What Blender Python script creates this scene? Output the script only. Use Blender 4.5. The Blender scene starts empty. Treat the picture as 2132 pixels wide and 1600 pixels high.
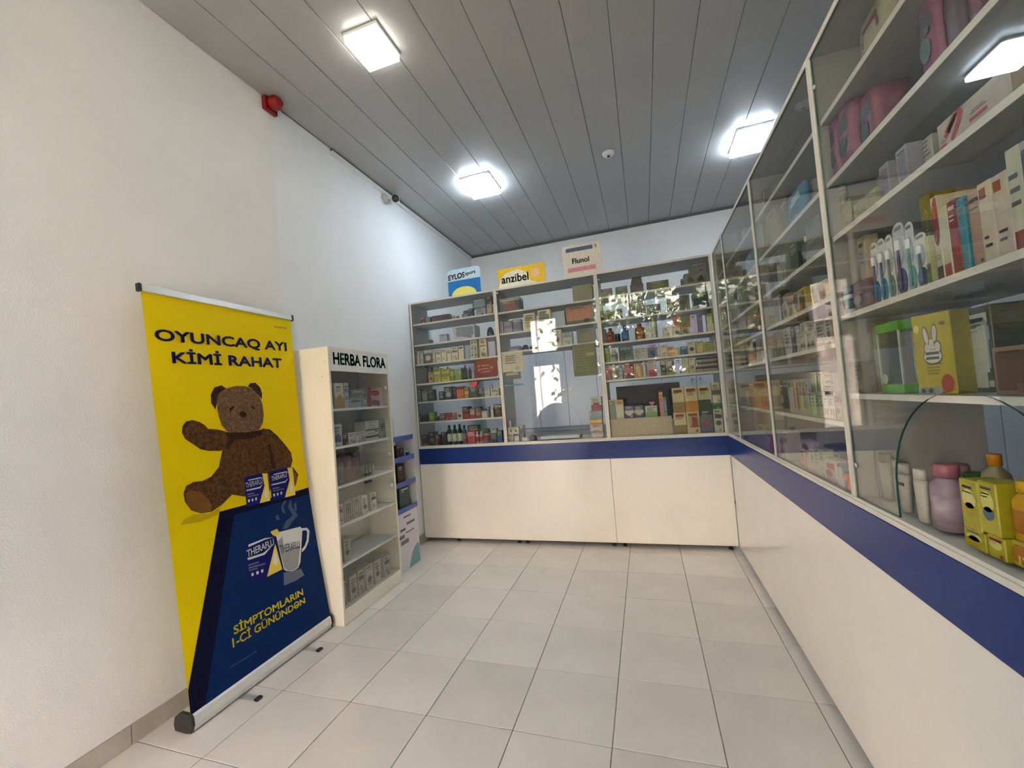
import bpy, bmesh, math, random
from mathutils import Vector, Matrix
random.seed(7)
PI = math.pi
SC = bpy.context.scene
COL = SC.collection
# ---------------------------------------------------------------- camera
cam_d = bpy.data.cameras.new('camera')
cam = bpy.data.objects.new('camera', cam_d); COL.objects.link(cam)
cam_d.sensor_fit = 'HORIZONTAL'; cam_d.sensor_width = 36.0
cam_d.lens = 864.57 / 2132 * 36.0
cam_d.clip_start = 0.02
cam.matrix_world = Matrix.Translation((1.83402, -3.24431, 1.35107)) @ (
    Matrix.Rotation(0.306766416, 4, 'Z') @ Matrix.Rotation(PI / 2 + 0.0387179869, 4, 'X') @ Matrix.Rotation(-0.077918281, 4, 'Z'))
SC.camera = cam
# ---------------------------------------------------------------- daylight
w = bpy.data.worlds.new('sky'); SC.world = w; w.use_nodes = True
wn = w.node_tree.nodes; wl = w.node_tree.links
sky = wn.new('ShaderNodeTexSky'); sky.sky_type = 'NISHITA'; sky.sun_disc = False
sky.sun_elevation = math.radians(52); sky.sun_rotation = math.radians(20)
wl.new(sky.outputs[0], wn['Background'].inputs[0]); wn['Background'].inputs[1].default_value = 0.7
sun_d = bpy.data.lights.new('sun', 'SUN'); sun_d.energy = 42.0; sun_d.angle = 0.02; sun_d.color = (1, .94, .84)
sun = bpy.data.objects.new('sun', sun_d); COL.objects.link(sun)
sun.rotation_euler = Vector((0.35, 0.62, 0.95)).to_track_quat('Z', 'Y').to_euler()
LAMP = 14.0          # emission of the ceiling panels
# ---------------------------------------------------------------- exposure
vs = SC.view_settings
SC.display_settings.display_device = 'sRGB'
vs.view_transform = 'Standard'; vs.look = 'None'; vs.gamma = 1.0; vs.use_curve_mapping = False
vs.exposure = 2.02
cy = SC.cycles
cy.max_bounces = 9; cy.diffuse_bounces = 4; cy.glossy_bounces = 4; cy.transparent_max_bounces = 24
cy.transmission_bounces = 6; cy.caustics_reflective = False; cy.caustics_refractive = False
cy.sample_clamp_indirect = 4.0; cy.use_denoising = True

# ================================================================ materials
_m = {}
def lin(h):
    h = h.lstrip('#')
    c = [int(h[i:i + 2], 16) / 255 for i in (0, 2, 4)]
    return tuple(x / 12.92 if x <= .04045 else ((x + .055) / 1.055) ** 2.4 for x in c)
def pbr(name, col, rough=.5, metal=0., noise=0., nscale=40., bump=0., bscale=200., spec=.5, coat=0.):
    """principled material with a procedural mottling of its colour and an optional fine relief"""
    if name in _m: return _m[name]
    m = bpy.data.materials.new(name); m.use_nodes = True; nt = m.node_tree; b = nt.nodes['Principled BSDF']
    c = lin(col) if isinstance(col, str) else col
    b.inputs['Base Color'].default_value = (*c, 1); b.inputs['Roughness'].default_value = rough
    b.inputs['Metallic'].default_value = metal; b.inputs['Specular IOR Level'].default_value = spec
    b.inputs['Coat Weight'].default_value = coat
    tc = nt.nodes.new('ShaderNodeTexCoord')
    if noise:
        n = nt.nodes.new('ShaderNodeTexNoise'); n.inputs['Scale'].default_value = nscale; n.inputs['Detail'].default_value = 3
        r = nt.nodes.new('ShaderNodeMapRange'); r.inputs[1].default_value = .3; r.inputs[2].default_value = .7
        r.inputs[3].default_value = 1 - noise; r.inputs[4].default_value = 1 + noise
        x = nt.nodes.new('ShaderNodeMix'); x.data_type = 'RGBA'; x.blend_type = 'MULTIPLY'; x.inputs[0].default_value = 1
        x.inputs[6].default_value = (*c, 1)
        nt.links.new(tc.outputs['Object'], n.inputs['Vector']); nt.links.new(n.outputs['Fac'], r.inputs[0])
        nt.links.new(r.outputs[0], x.inputs[7]); nt.links.new(x.outputs[2], b.inputs['Base Color'])
    if bump:
        n2 = nt.nodes.new('ShaderNodeTexNoise'); n2.inputs['Scale'].default_value = bscale; n2.inputs['Detail'].default_value = 4
        bp = nt.nodes.new('ShaderNodeBump'); bp.inputs['Strength'].default_value = bump; bp.inputs['Distance'].default_value = .004
        nt.links.new(tc.outputs['Object'], n2.inputs['Vector']); nt.links.new(n2.outputs['Fac'], bp.inputs['Height'])
        nt.links.new(bp.outputs[0], b.inputs['Normal'])
    _m[name] = m; return m
GAIN = 1.55
def ink(h):
    """printed card or plastic in the given colour (cabinet goods)"""
    k = 'goods_' + h
    if k in _m: return _m[k]
    c = tuple(min(.82, GAIN * x ** 1.12) for x in lin(h))
    return pbr(k, c, .42, noise=.10, nscale=45)
def glass(name, tint, base=.045, rough=0.0):
    if name in _m: return _m[name]
    m = bpy.data.materials.new(name); m.use_nodes = True; nt = m.node_tree; nt.nodes.remove(nt.nodes['Principled BSDF'])
    out = nt.nodes['Material Output']; t = nt.nodes.new('ShaderNodeBsdfTransparent'); g = nt.nodes.new('ShaderNodeBsdfGlossy')
    t.inputs[0].default_value = (*tint, 1); g.inputs['Roughness'].default_value = rough
    lw = nt.nodes.new('ShaderNodeLayerWeight'); lw.inputs[0].default_value = .5
    p = nt.nodes.new('ShaderNodeMath'); p.operation = 'POWER'; p.inputs[1].default_value = 5
    a = nt.nodes.new('ShaderNodeMath'); a.operation = 'MULTIPLY_ADD'; a.inputs[1].default_value = 1 - base; a.inputs[2].default_value = base
    mx = nt.nodes.new('ShaderNodeMixShader')
    nt.links.new(lw.outputs['Facing'], p.inputs[0]); nt.links.new(p.outputs[0], a.inputs[0]); nt.links.new(a.outputs[0], mx.inputs[0])
    nt.links.new(t.outputs[0], mx.inputs[1]); nt.links.new(g.outputs[0], mx.inputs[2]); nt.links.new(mx.outputs[0], out.inputs[0])
    _m[name] = m; return m
def emit(name, col, s):
    m = bpy.data.materials.new(name); m.use_nodes = True; nt = m.node_tree; b = nt.nodes['Principled BSDF']
    b.inputs['Emission Color'].default_value = (*col, 1); b.inputs['Emission Strength'].default_value = s
    b.inputs['Base Color'].default_value = (.8, .8, .8, 1); _m[name] = m; return m
WALL = pbr('white wall paint', (.79, .78, .755), .75, noise=.03, nscale=2.2, bump=.25, bscale=160)
WALLB = pbr('white wall paint smooth', (.79, .80, .805), .7, noise=.02, nscale=3)
CEIL = pbr('ceiling plank satin', (.37, .37, .365), .30, noise=.04, nscale=1.2)
DARKSLOT = pbr('dark joint', (.10, .10, .095), .8)
GROUT = pbr('grey grout', (.20, .185, .155), .9, noise=.2, nscale=20)
SKIRT = pbr('skirting tile', (.44, .40, .345), .35, noise=.12, nscale=7)
LAM = pbr('cream laminate', (.84, .80, .73), .22, noise=.025, nscale=4)
BLUE = pbr('blue laminate', (.010, .032, .17), .28, noise=.05, nscale=3, spec=.22)
BOARD = pbr('white melamine board', (.66, .65, .60), .4, noise=.02, nscale=6)
EDGE = pbr('cream board edging', (.66, .64, .56), .45, noise=.03, nscale=10)
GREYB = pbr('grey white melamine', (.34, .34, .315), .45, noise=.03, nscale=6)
STOREW = pbr('bluish white cabinet', (.66, .69, .75), .35, noise=.02, nscale=4)
METAL = pbr('brushed metal', (.55, .55, .53), .35, .9, noise=.05, nscale=60)
ALU = pbr('silver aluminium', (.72, .72, .70), .35, .35, noise=.03, nscale=30)
BLACK = pbr('black plastic', (.012, .012, .011), .35, noise=.2, nscale=30)
WPLAST = pbr('white plastic', (.74, .74, .72), .35, noise=.02, nscale=20)
PANE = glass('clear cabinet glass', (.975, .985, .975))
PANE_EDGE = pbr('green glass edge', (.02, .09, .07), .1, spec=.6)
def tile_mat():
    m = pbr('ceramic floor tile', (.76, .715, .645), .2, noise=.05, nscale=3.0); nt = m.node_tree; b = nt.nodes['Principled BSDF']
    src = b.inputs['Base Color'].links[0].from_socket
    oi = nt.nodes.new('ShaderNodeObjectInfo'); r = nt.nodes.new('ShaderNodeMapRange'); r.inputs[3].default_value = .93; r.inputs[4].default_value = 1.05
    x = nt.nodes.new('ShaderNodeMix'); x.data_type = 'RGBA'; x.blend_type = 'MULTIPLY'; x.inputs[0].default_value = 1
    nt.links.new(oi.outputs['Random'], r.inputs[0]); nt.links.new(src, x.inputs[6]); nt.links.new(r.outputs[0], x.inputs[7]); nt.links.new(x.outputs[2], b.inputs['Base Color'])
    return m
TILE = tile_mat()

# ================================================================ mesh helpers
class MB:
    def __init__(s): s.v = []; s.f = []; s.mi = []; s.mats = []; s.sm = []
    def m(s, mat):
        if mat not in s.mats: s.mats.append(mat)
        return s.mats.index(mat)
    def box(s, x0, x1, y0, y1, z0, z1, mat, ch=0.):
        i = s.m(mat); n = len(s.v)
        if ch <= 0:
            s.v += [(x0, y0, z0), (x1, y0, z0), (x1, y1, z0), (x0, y1, z0), (x0, y0, z1), (x1, y0, z1), (x1, y1, z1), (x0, y1, z1)]
            fs = [(0, 3, 2, 1), (4, 5, 6, 7), (0, 1, 5, 4), (1, 2, 6, 5), (2, 3, 7, 6), (3, 0, 4, 7)]
            s.f += [tuple(n + k for k in f) for f in fs]; s.mi += [i] * 6; s.sm += [False] * 6
        else:
            bm = bmesh.new(); bmesh.ops.create_cube(bm, size=1)
            for q in bm.verts: q.co = Vector(((x0 + x1) / 2 + q.co.x * (x1 - x0), (y0 + y1) / 2 + q.co.y * (y1 - y0), (z0 + z1) / 2 + q.co.z * (z1 - z0)))
            bmesh.ops.bevel(bm, geom=bm.edges[:], offset=ch, segments=1, affect='EDGES')
            s.add(bm, mat); bm.free()
    def add(s, bm, mat, M=None, smooth=False):
        i = s.m(mat); n = len(s.v); bm.verts.index_update()
        s.v += [tuple(M @ q.co) if M else tuple(q.co) for q in bm.verts]
        for f in bm.faces: s.f.append(tuple(n + q.index for q in f.verts)); s.mi.append(i); s.sm.append(smooth)
    def poly(s, pts, mat):
        i = s.m(mat); n = len(s.v); s.v += [tuple(p) for p in pts]; s.f.append(tuple(range(n, n + len(pts)))); s.mi.append(i); s.sm.append(False)
    def lathe(s, prof, mat, seg=14, cx=0, cy=0, sx=1, sy=1, axis='z', M=None):
        """prof = [(r, z)] bottom to top, closed with caps"""
        i = s.m(mat); n = len(s.v)
        for r, z in prof:
            for k in range(seg):
                a = 2 * PI * k / seg; p = Vector((cx + r * sx * math.cos(a), cy + r * sy * math.sin(a), z))
                s.v.append(tuple(M @ p) if M else tuple(p))
        for j in range(len(prof) - 1):
            for k in range(seg):
                k2 = (k + 1) % seg
                s.f.append((n + j * seg + k, n + j * seg + k2, n + (j + 1) * seg + k2, n + (j + 1) * seg + k)); s.mi.append(i); s.sm.append(True)
        s.f.append(tuple(n + k for k in reversed(range(seg)))); s.mi.append(i); s.sm.append(False)
        e = n + (len(prof) - 1) * seg
        s.f.append(tuple(e + k for k in range(seg))); s.mi.append(i); s.sm.append(False)
    def prism(s, pts, y0, y1, mat):
        """outline in x,z extruded from y0 (front) to y1"""
        i = s.m(mat); n = len(s.v); k = len(pts)
        s.v += [(x, y0, z) for x, z in pts] + [(x, y1, z) for x, z in pts]
        s.f.append(tuple(range(n, n + k))); s.f.append(tuple(reversed(range(n + k, n + 2 * k)))); s.mi += [i, i]; s.sm += [False, False]
        for j in range(k):
            q = (j + 1) % k; s.f.append((n + j, n + k + j, n + k + q, n + q)); s.mi.append(i); s.sm.append(False)
    def mesh(s, name):
        me = bpy.data.meshes.new(name); me.from_pydata(s.v, [], s.f)
        for q in s.mats: me.materials.append(q)
        me.polygons.foreach_set('material_index', s.mi); me.polygons.foreach_set('use_smooth', s.sm); me.update(); return me
    def obj(s, name, parent=None, loc=None, rz=None):
        o = bpy.data.objects.new(name, s.mesh(name)); COL.objects.link(o)
        if parent: o.parent = parent
        if loc: o.location = loc
        if rz is not None: o.rotation_euler.z = rz
        return o
def tag(o, label, cat, group=None):
    o['label'] = label; o['category'] = cat
    if group: o['group'] = group
    return o
def thing(name, label, cat, loc=(0, 0, 0), rz=0, group=None):
    o = bpy.data.objects.new(name, None); COL.objects.link(o); o.location = loc; o.rotation_euler.z = rz; o.empty_display_size = .05
    return tag(o, label, cat, group)
def one(name, mat, dims, parent=None, ch=0., kind=None, loc=None):
    b = MB(); b.box(*dims, mat, ch); o = b.obj(name, parent, loc)
    if kind: o['kind'] = kind
    return o
def tube(name, pts, r, mat, parent=None, cyc=False):
    c = bpy.data.curves.new(name, 'CURVE'); c.dimensions = '3D'; c.bevel_depth = r; c.bevel_resolution = 2; c.use_fill_caps = True
    sp = c.splines.new('POLY'); sp.points.add(len(pts) - 1); sp.use_cyclic_u = cyc
    for p, q in zip(sp.points, pts): p.co = (*q, 1)
    c.materials.append(mat); o = bpy.data.objects.new(name, c); COL.objects.link(o)
    if parent: o.parent = parent
    return o
_tx = {}
def text_verts(body, bold):
    """a line of lettering as a flat bmesh scaled to a unit box; bold strokes are thickened by shifted copies"""
    if (body, bold) in _tx: return _tx[(body, bold)].copy()
    c = bpy.data.curves.new('lettering', 'FONT'); c.body = body; c.resolution_u = 4
    o = bpy.data.objects.new('lettering', c); COL.objects.link(o)
    dg = bpy.context.evaluated_depsgraph_get(); me = bpy.data.meshes.new_from_object(o.evaluated_get(dg))
    bm = bmesh.new()
    for dx, dy in (((0, 0),) if not bold else ((0, 0), (bold, 0), (-bold, 0), (0, bold), (0, -bold), (bold * .7, bold * .7), (-bold * .7, bold * .7), (bold * .7, -bold * .7), (-bold * .7, -bold * .7))):
        me.transform(Matrix.Translation((dx, dy, 0))); bm.from_mesh(me); me.transform(Matrix.Translation((-dx, -dy, 0)))
    bpy.data.objects.remove(o); bpy.data.meshes.remove(me)
    xs = [q.co.x for q in bm.verts]; ys = [q.co.y for q in bm.verts]; x0, x1, y0, y1 = min(xs), max(xs), min(ys), max(ys)
    for q in bm.verts: q.co = Vector(((q.co.x - x0) / (x1 - x0), (q.co.y - y0) / (y1 - y0), 0))
    _tx[(body, bold)] = bm; return bm.copy()
def letter(mb, body, mat, x0, x1, z0, z1, y, bold=.01, slope=0.):
    """lettering standing on the front (facing -y) of an item"""
    bm = text_verts(body, bold)
    mb.add(bm, mat, Matrix(((x1 - x0, 0, 0, x0), (0, 0, 0, y), (slope, z1 - z0, 0, z0), (0, 0, 0, 1)))); bm.free()

# ================================================================ the room
X0, X1, Y0, Y1, H = -.40, 4.2, -4.0, 2.31, 3.48
one('floor', GROUT, (X0 - .2, X1 + .2, Y0 - .2, Y1 + .2, -.12, -.003), kind='structure')
floor = bpy.data.objects['floor']
tb = MB(); tb.box(-.1982, .1982, -.1982, .1982, -.008, 0, TILE, .0012); tm = tb.mesh('floor_tile')
for i in range(-1, 7):
    for j in range(-10, 3):
        o = bpy.data.objects.new('floor_tile', tm); COL.objects.link(o); o.parent = floor; o.location = (.4 * i + .2, .4 * j + .2, 0)
b = MB()                                                             # staff area: the same tiling carried on behind the counters
for i in range(-1, 11):
    for j in range(3, 6): b.box(.4 * i + .002, .4 * i + .398, .4 * j + .002, min(.4 * j + .398, 2.3), -.008, 0, TILE)
for i in range(7, 11):
    for j in range(-10, 3): b.box(.4 * i + .002, .4 * i + .398, .4 * j + .002, .4 * j + .398, -.008, 0, TILE)
o = b.obj('staff_floor_tiles', floor); o['kind'] = 'stuff'
# ceiling: slab with planks hung below it, recessed joints between
ceil = one('ceiling', DARKSLOT, (X0 - .2, X1 + .2, Y0 - .2, Y1 + .2, H + .012, H + .15), kind='structure')
x = -.147 - .2462 * 2
while x < X1:
    a, c = max(x + .0012, X0 - .01), min(x + .245, X1 + .01)
    if c - a > .02: one('ceiling_panel', CEIL, (a, c, Y0, Y1 + .01, H, H + .014), ceil, ch=.003)
    x += .2462
# walls
b = MB(); b.box(X0 - .2, X0 + .006, Y0, -1.092, 0, H + .01, WALL); b.box(X0 - .2, X0 - .004, -1.092, Y1 + .2, 0, H + .01, WALLB)
b.obj('wall_left')['kind'] = 'structure'
one('wall_back', WALLB, (X0 - .2, X1 + .2, Y1, Y1 + .2, 0, H + .01), kind='structure')
one('wall_right', WALLB, (X1, X1 + .2, Y0, Y1, 0, H + .01), kind='structure')
one('light_block_wall', WALLB, (2.46, X1, -2.58, -2.52, 0, H + .01), kind='structure')  # unseen wall added to keep window light off the staff side
# front wall with the glazed entrance and the shop window (both seen only as reflections in the cabinet glass), plus an added low opening for daylight
dx0, dx1, sx0, sx1 = -.36, .27, .95, 2.7
b = MB()
b.box(X0 - .2, dx0, Y0 - .2, Y0, 0, H + .01, WALL); b.box(dx1, sx0, Y0 - .2, Y0, 0, H + .01, WALL); b.box(sx1, X1 + .2, Y0 - .2, Y0, 0, H + .01, WALL)
b.box(dx0, dx1, Y0 - .2, Y0, 2.05, 2.25, WALL); b.box(dx0, dx1, Y0 - .2, Y0, 3.0, H + .01, WALL)
b.box(sx0, sx1, Y0 - .2, Y0, 0, .08, WALL); b.box(sx0, sx1, Y0 - .2, Y0, .43, 1.6, WALL); b.box(sx0, sx1, Y0 - .2, Y0, 3.3, H + .01, WALL)
b.obj('wall_front')['kind'] = 'structure'
def glazing(name, x0, x1, y, z0, z1, bars):
    b = MB()
    for a, c in ((x0, x0 + .045), (x1 - .045, x1)): b.box(a, c, y, y + .06, z0, z1, WPLAST)
    b.box(x0 + .045, x1 - .045, y, y + .06, z0, z0 + .045, WPLAST); b.box(x0 + .045, x1 - .045, y, y + .06, z1 - .045, z1, WPLAST)
    for t in bars: b.box(t - .012, t + .012, y + .01, y + .05, z0 + .045, z1 - .045, WPLAST)
    o = b.obj(name); o['kind'] = 'structure'
    one('pane', PANE, (x0 + .045, x1 - .045, y + .027, y + .033, z0 + .045, z1 - .045), o); return o
glazing('window_1', sx0, sx1, Y0 - .12, 1.6, 3.3, (1.7,))
glazing('window_2', dx0, dx1, Y0 - .12, 2.25, 3.0, ())
glazing('added_low_window', sx0, sx1, Y0 - .12, .08, .43, (1.7,))  # low unseen glazing added to bring daylight onto the floor
d = glazing('door_1', dx0, dx1, Y0 - .12, .004, 2.05, ()); d.name = 'door_1'
# skirting tiles along the left wall, trims under the ceiling
sk = one('baseboard_left', GROUT, (X0 - .02, X0 + .006, Y0, .49, 0, .082), kind='structure')
for j in range(-10, 2): one('skirting_tile', SKIRT, (X0 + .004, X0 + .0125, .4 * j - .018, min(.4 * j + .379, .49), .001, .085), sk, ch=.0015)
one('trim_1', pbr('grey trim', (.10, .105, .105), .5), (X0 - .01, X1, Y1 - .014, Y1 + .002, H - .028, H + .004), kind='structure')
b = MB(); b.box(X0 - .006, X0 + .022, -.53, Y1 - .015, H - .05, H - .016, WPLAST, .002)
b.box(X0 - .006, X0 + .010, -.53, Y1 - .015, H - .014, H + .002, DARKSLOT); o = b.obj('cable_duct')
tag(o, 'white cable duct running along the top of the left wall', 'cable duct')
# outside, seen only by its light and its reflection
GROUND = pbr('street paving', (.50, .46, .39), .9, noise=.2, nscale=2)
one('street_ground', GROUND, (-14, 18, -24, Y0 - .2, -.2, -.13), kind='structure')
bd = thing('street_building', 'pale pink building across the street, seen through the shop front', 'building', (0, -12, -.13))
one('facade', pbr('pink render', (.60, .47, .43), .8, noise=.1, nscale=1), (-10, 14, -4, 0, 0, 9), bd)
for k in range(12): one('pilaster', pbr('white render', (.75, .70, .66), .8, noise=.05, nscale=1), (-9.6 + 1.9 * k, -9.1 + 1.9 * k, 0, .25, 0, 8.6), bd)
tr = thing('street_tree', 'leafy street tree outside the shop window', 'tree', (1.75, -5.3, -.13))
b = MB(); b.lathe([(.16, 0), (.11, 1.2), (.08, 2.6)], pbr('tree bark', (.10, .07, .05), .9, noise=.3, nscale=20)); b.obj('trunk', tr)
rl = random.Random(3); b = MB(); LEAF = pbr('leaf', (.045, .075, .02), .5, noise=.3, nscale=6)
for k in range(5000):
    p = Vector((rl.gauss(0, .80), rl.gauss(0, .30), 2.60 + rl.gauss(0, .62))); n = Vector((rl.gauss(0, 1), rl.gauss(0, 1) + .8, rl.gauss(0, 1) + .6)).normalized()
    u = n.orthogonal().normalized(); v = n.cross(u); l, wd = rl.uniform(.10, .19), rl.uniform(.035, .07)
    b.poly([p, p + u * l * .5 + v * wd, p + u * l, p + u * l * .5 - v * wd], LEAF)
o = b.obj('foliage', tr); o['kind'] = 'stuff'
b = MB(); SUNLEAF = pbr('pale sunlit leaf', (.80, .75, .68), .6, noise=.1, nscale=9)  # leaves catching the sun, their brightness put into a pale colour
for k in range(120):
    p = Vector((rl.uniform(-.4, 1.05), .30 + rl.gauss(0, .18), rl.uniform(1.95, 3.4))); c, l, wd = rl.uniform(0, 2 * PI), rl.uniform(.16, .36), rl.uniform(.04, .09)
    u = Vector((math.cos(c) * .55, .25, math.sin(c))).normalized(); v = Vector((0, 1, .5)).cross(u).normalized()
    b.poly([p, p + u * l * .45 + v * wd, p + u * l, p + u * l * .5 - v * wd], SUNLEAF)
o = b.obj('sunlit_leaves', tr); o['kind'] = 'stuff'

# ================================================================ lamps
def panel_lamp(x0, x1, y0, y1, col, label, s=1.0):
    t = thing('ceiling_lamp', label, 'lamp', ((x0 + x1) / 2, (y0 + y1) / 2, H), group='square ceiling panel lamps')
    a, c = (x1 - x0) / 2, (y1 - y0) / 2
    fr = MB(); fr.box(-a, a, -c, c, -.022, -.0005, WPLAST, .002); fr.obj('housing', t)
    fr = MB(); fr.box(-a + .004, a - .004, -c + .004, c - .004, -.060, -.026, emit('lamp diffuser %s' % label[:40], col, LAMP * s), .003); fr.obj('diffuser', t)
    fr = MB(); fr.box(-a + .012, a - .012, -c + .012, c - .012, -.027, -.021, ALU); fr.obj('rim', t)
    return t
WARM, COOL = (1, .955, .84), (.74, .875, 1)
panel_lamp(.398, .618, -1.34, -1.105, WARM, 'square glowing panel lamp nearest the red siren', .2)
panel_lamp(.345, .640, .318, .660, COOL, 'square glowing panel lamp over the back counter')
panel_lamp(2.762, 3.03, .63, 1.005, COOL, 'glowing panel lamp above the side cabinets near the back wall')
panel_lamp(.40, .62, -3.0, -2.76, WARM, 'square glowing panel lamp above the entrance', .1)  # unseen lamp added to the ceiling grid for room light
# small fittings
t = thing('smoke_detector', 'round white smoke detector on the grey ceiling', 'smoke detector', (1.709, .507, H))
b = MB(); b.lathe([(.026, -.034), (.040, -.030), (.052, -.016), (.054, 0)], WPLAST, 24); b.obj('cover', t)
b = MB(); b.lathe([(.012, -.040), (.014, -.033)], BLACK, 12); b.obj('sensor', t)
t = thing('alarm_siren', 'red alarm siren high in the corner of left wall and ceiling', 'siren', (-.394, -1.12, 3.438))
RED = pbr('red siren plastic', (.24, .003, .003), .4)
b = MB(); b.lathe([(.036, .03), (.043, .045), (.041, .085), (.028, .102)], RED, 8, M=Matrix.Rotation(PI / 2, 4, 'Y')); b.obj('siren_cover', t)
b = MB(); b.box(0, .031, -.05, .05, -.05, .04, RED, .004); b.obj('back_plate', t)
t = thing('security_camera', 'white bullet security camera with black face on the left wall', 'security camera', (-.40, .20, 3.40))
b = MB(); b.lathe([(.040, 0), (.040, .012), (.02, .02)], WPLAST, 16, M=Matrix.Rotation(PI / 2, 4, 'Y')); b.obj('mount', t)
b = MB(); b.box(.01, .075, -.009, .009, -.009, .009, WPLAST, .003); b.obj('arm', t)
Mc = Matrix.Translation((.085, .05, -.004)) @ Vector((.62, -1, -.42)).to_track_quat('Z', 'Y').to_matrix().to_4x4()
b = MB(); b.lathe([(.030, -.075), (.039, -.065), (.040, .05), (.037, .055)], WPLAST, 20, M=Mc); b.obj('camera_body', t)
b = MB(); b.lathe([(.036, .054), (.034, .060), (.016, .061)], BLACK, 20, M=Mc); b.obj('lens', t)

# ================================================================ counters
def counter(name, label, loc, rz, L, seams, feet, depth):
    t = thing(name, label, 'counter', loc, rz); e = [0] + seams + [L]
    for a, c in zip(e, e[1:]): one('front_panel', LAM, (a + .0015, c - .0015, 0, .016, .04, .772), t, ch=.001)
    one('carcass', pbr('carcass board', (.45, .43, .39), .6), (.004, L - .004, .0165, depth, .05, .926), t)
    one('blue_band', BLUE, (.001, L - .001, -.004, .016, .7725, .9275), t, ch=.001)
    one('worktop', EDGE, (.001, L - .001, -.003, depth + .02, .928, .9445), t, ch=.001)
    fm = MB(); fm.lathe([(.018, 0), (.018, .008), (.011, .012), (.011, .05)], BLACK, 10); fme = fm.mesh('foot')
    for x, y in feet:
        o = bpy.data.objects.new('foot', fme); COL.objects.link(o); o.parent = t; o.location = (x, y, 0)
counter('back_counter', 'cream fronted counter with blue band along the back of the shop', (-.394, .5, 0), 0, 2.842, [1.889],
        [(.35, .05), (.98, .05), (1.06, .05), (1.86, .05), (1.95, .05), (2.79, .05), (.35, .40), (1.9, .40), (2.6, .40)], .45)
counter('side_counter', 'cream fronted counter with blue band along the right side', (2.45, .49, 0), -PI / 2, 3.0, [], 
        [(.05, .06), (.9, .06), (1.7, .06), (2.5, .06), (.9, .40), (2.5, .40)], .45)
# ================================================================ glass display cabinets
def pane(parent, x0, x1, z0, z1, arch=None):
    if arch:
        cx, hw, zc, r = arch; pts = [(x0, z0), (cx - hw, z0)]
        for k in range(25):
            a = PI - PI * k / 24; pts.append((cx + hw * math.cos(a), zc + r * math.sin(a)))
        pts += [(cx + hw, z0), (x1, z0), (x1, z1), (x0, z1)]
    else: pts = [(x0, z0), (x1, z0), (x1, z1), (x0, z1)]
    b = MB(); b.prism(pts, .003, .008, PANE); e = b.m(PANE_EDGE)
    for i in range(2, len(b.mi)): b.mi[i] = e
    return b.obj('glass_pane', parent)
def board(name, x0, x1, y0, y1, z0, z1, parent):
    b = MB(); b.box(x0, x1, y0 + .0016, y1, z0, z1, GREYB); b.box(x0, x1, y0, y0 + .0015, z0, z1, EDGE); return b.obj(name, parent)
def cabinet(name, label, loc, rz, x0, x1, bays, zb, zt, D, arches, clips):
    t = thing(name, label, 'cabinet', loc, rz)
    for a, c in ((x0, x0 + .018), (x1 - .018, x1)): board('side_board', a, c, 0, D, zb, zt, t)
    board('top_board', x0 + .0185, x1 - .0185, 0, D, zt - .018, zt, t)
    one('bottom_rail', EDGE, (x0 + .0185, x1 - .0185, -.001, .0025, zb + .0002, zb + .010), t)
    for (a, c, sh), nx in zip(bays, bays[1:]):
        m_ = (c + nx[0]) / 2
        for p, q in ((c + .0003, m_ - .0006), (m_ + .0006, nx[0] - .0003)): board('divider', p, q, -.0005, D, zb + .0105, zt - .0185, t)
    for k, (a, c, sh) in enumerate(bays):
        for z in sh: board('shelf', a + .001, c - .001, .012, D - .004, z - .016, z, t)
        pane(t, a + .002, c - .002, zb + .012, zt - .019, arches.get(k))
    cb = MB(); cb.lathe([(.008, 0), (.008, .004), (.004, .006)], METAL, 10, M=Matrix.Rotation(PI / 2, 4, 'X')); cm = cb.mesh('glass_lock')
    for x, z in clips:
        o = bpy.data.objects.new('glass_lock', cm); COL.objects.link(o); o.parent = t; o.location = (x, .002, z)
    return t
BACK = [(-.376, .527, [2.205, 1.99, 1.79, 1.59, 1.405, 1.20]), (.559, 1.486, [2.20, 1.995, 1.815]), (1.519, 2.427, [2.205, 1.995, 1.79, 1.62, 1.46])]
cabinet('wall_cabinet', 'tall cream framed glass cabinet standing on the back counter', (0, .5, 0), 0, -.394, 2.445, BACK, .945, 2.428, .335,
        {1: (1.055, .215, 1.06, .235)}, [(.572, 2.385), (.572, 1.0), (1.472, 1.55), (1.532, 2.36), (.51, 1.3)])
S = .48
def sy(y): return S - y
SIDE = [(sy(.462), sy(.068), [2.195, 1.985, 1.79, 1.62, 1.46, 1.19]), (sy(.036), sy(-.762), [2.195, 1.985, 1.79, 1.62, 1.46, 1.19]),
        (sy(-.794), sy(-1.603), [2.195, 1.985, 1.79, 1.62, 1.46, 1.19]), (sy(-1.635), sy(-2.47), [2.19, 1.98, 1.80, 1.54, 1.287])]
cabinet('side_cabinet', 'long cream framed glass cabinet standing on the side counter', (2.45, S, 0), -PI / 2, 0, sy(-2.49), SIDE, .945, 2.428, .34,
        {3: (sy(-2.14), .275, 1.03, .268)}, [(sy(-1.655), 1.06), (sy(-1.655), 2.30), (sy(-.78), 1.5)])
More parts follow.
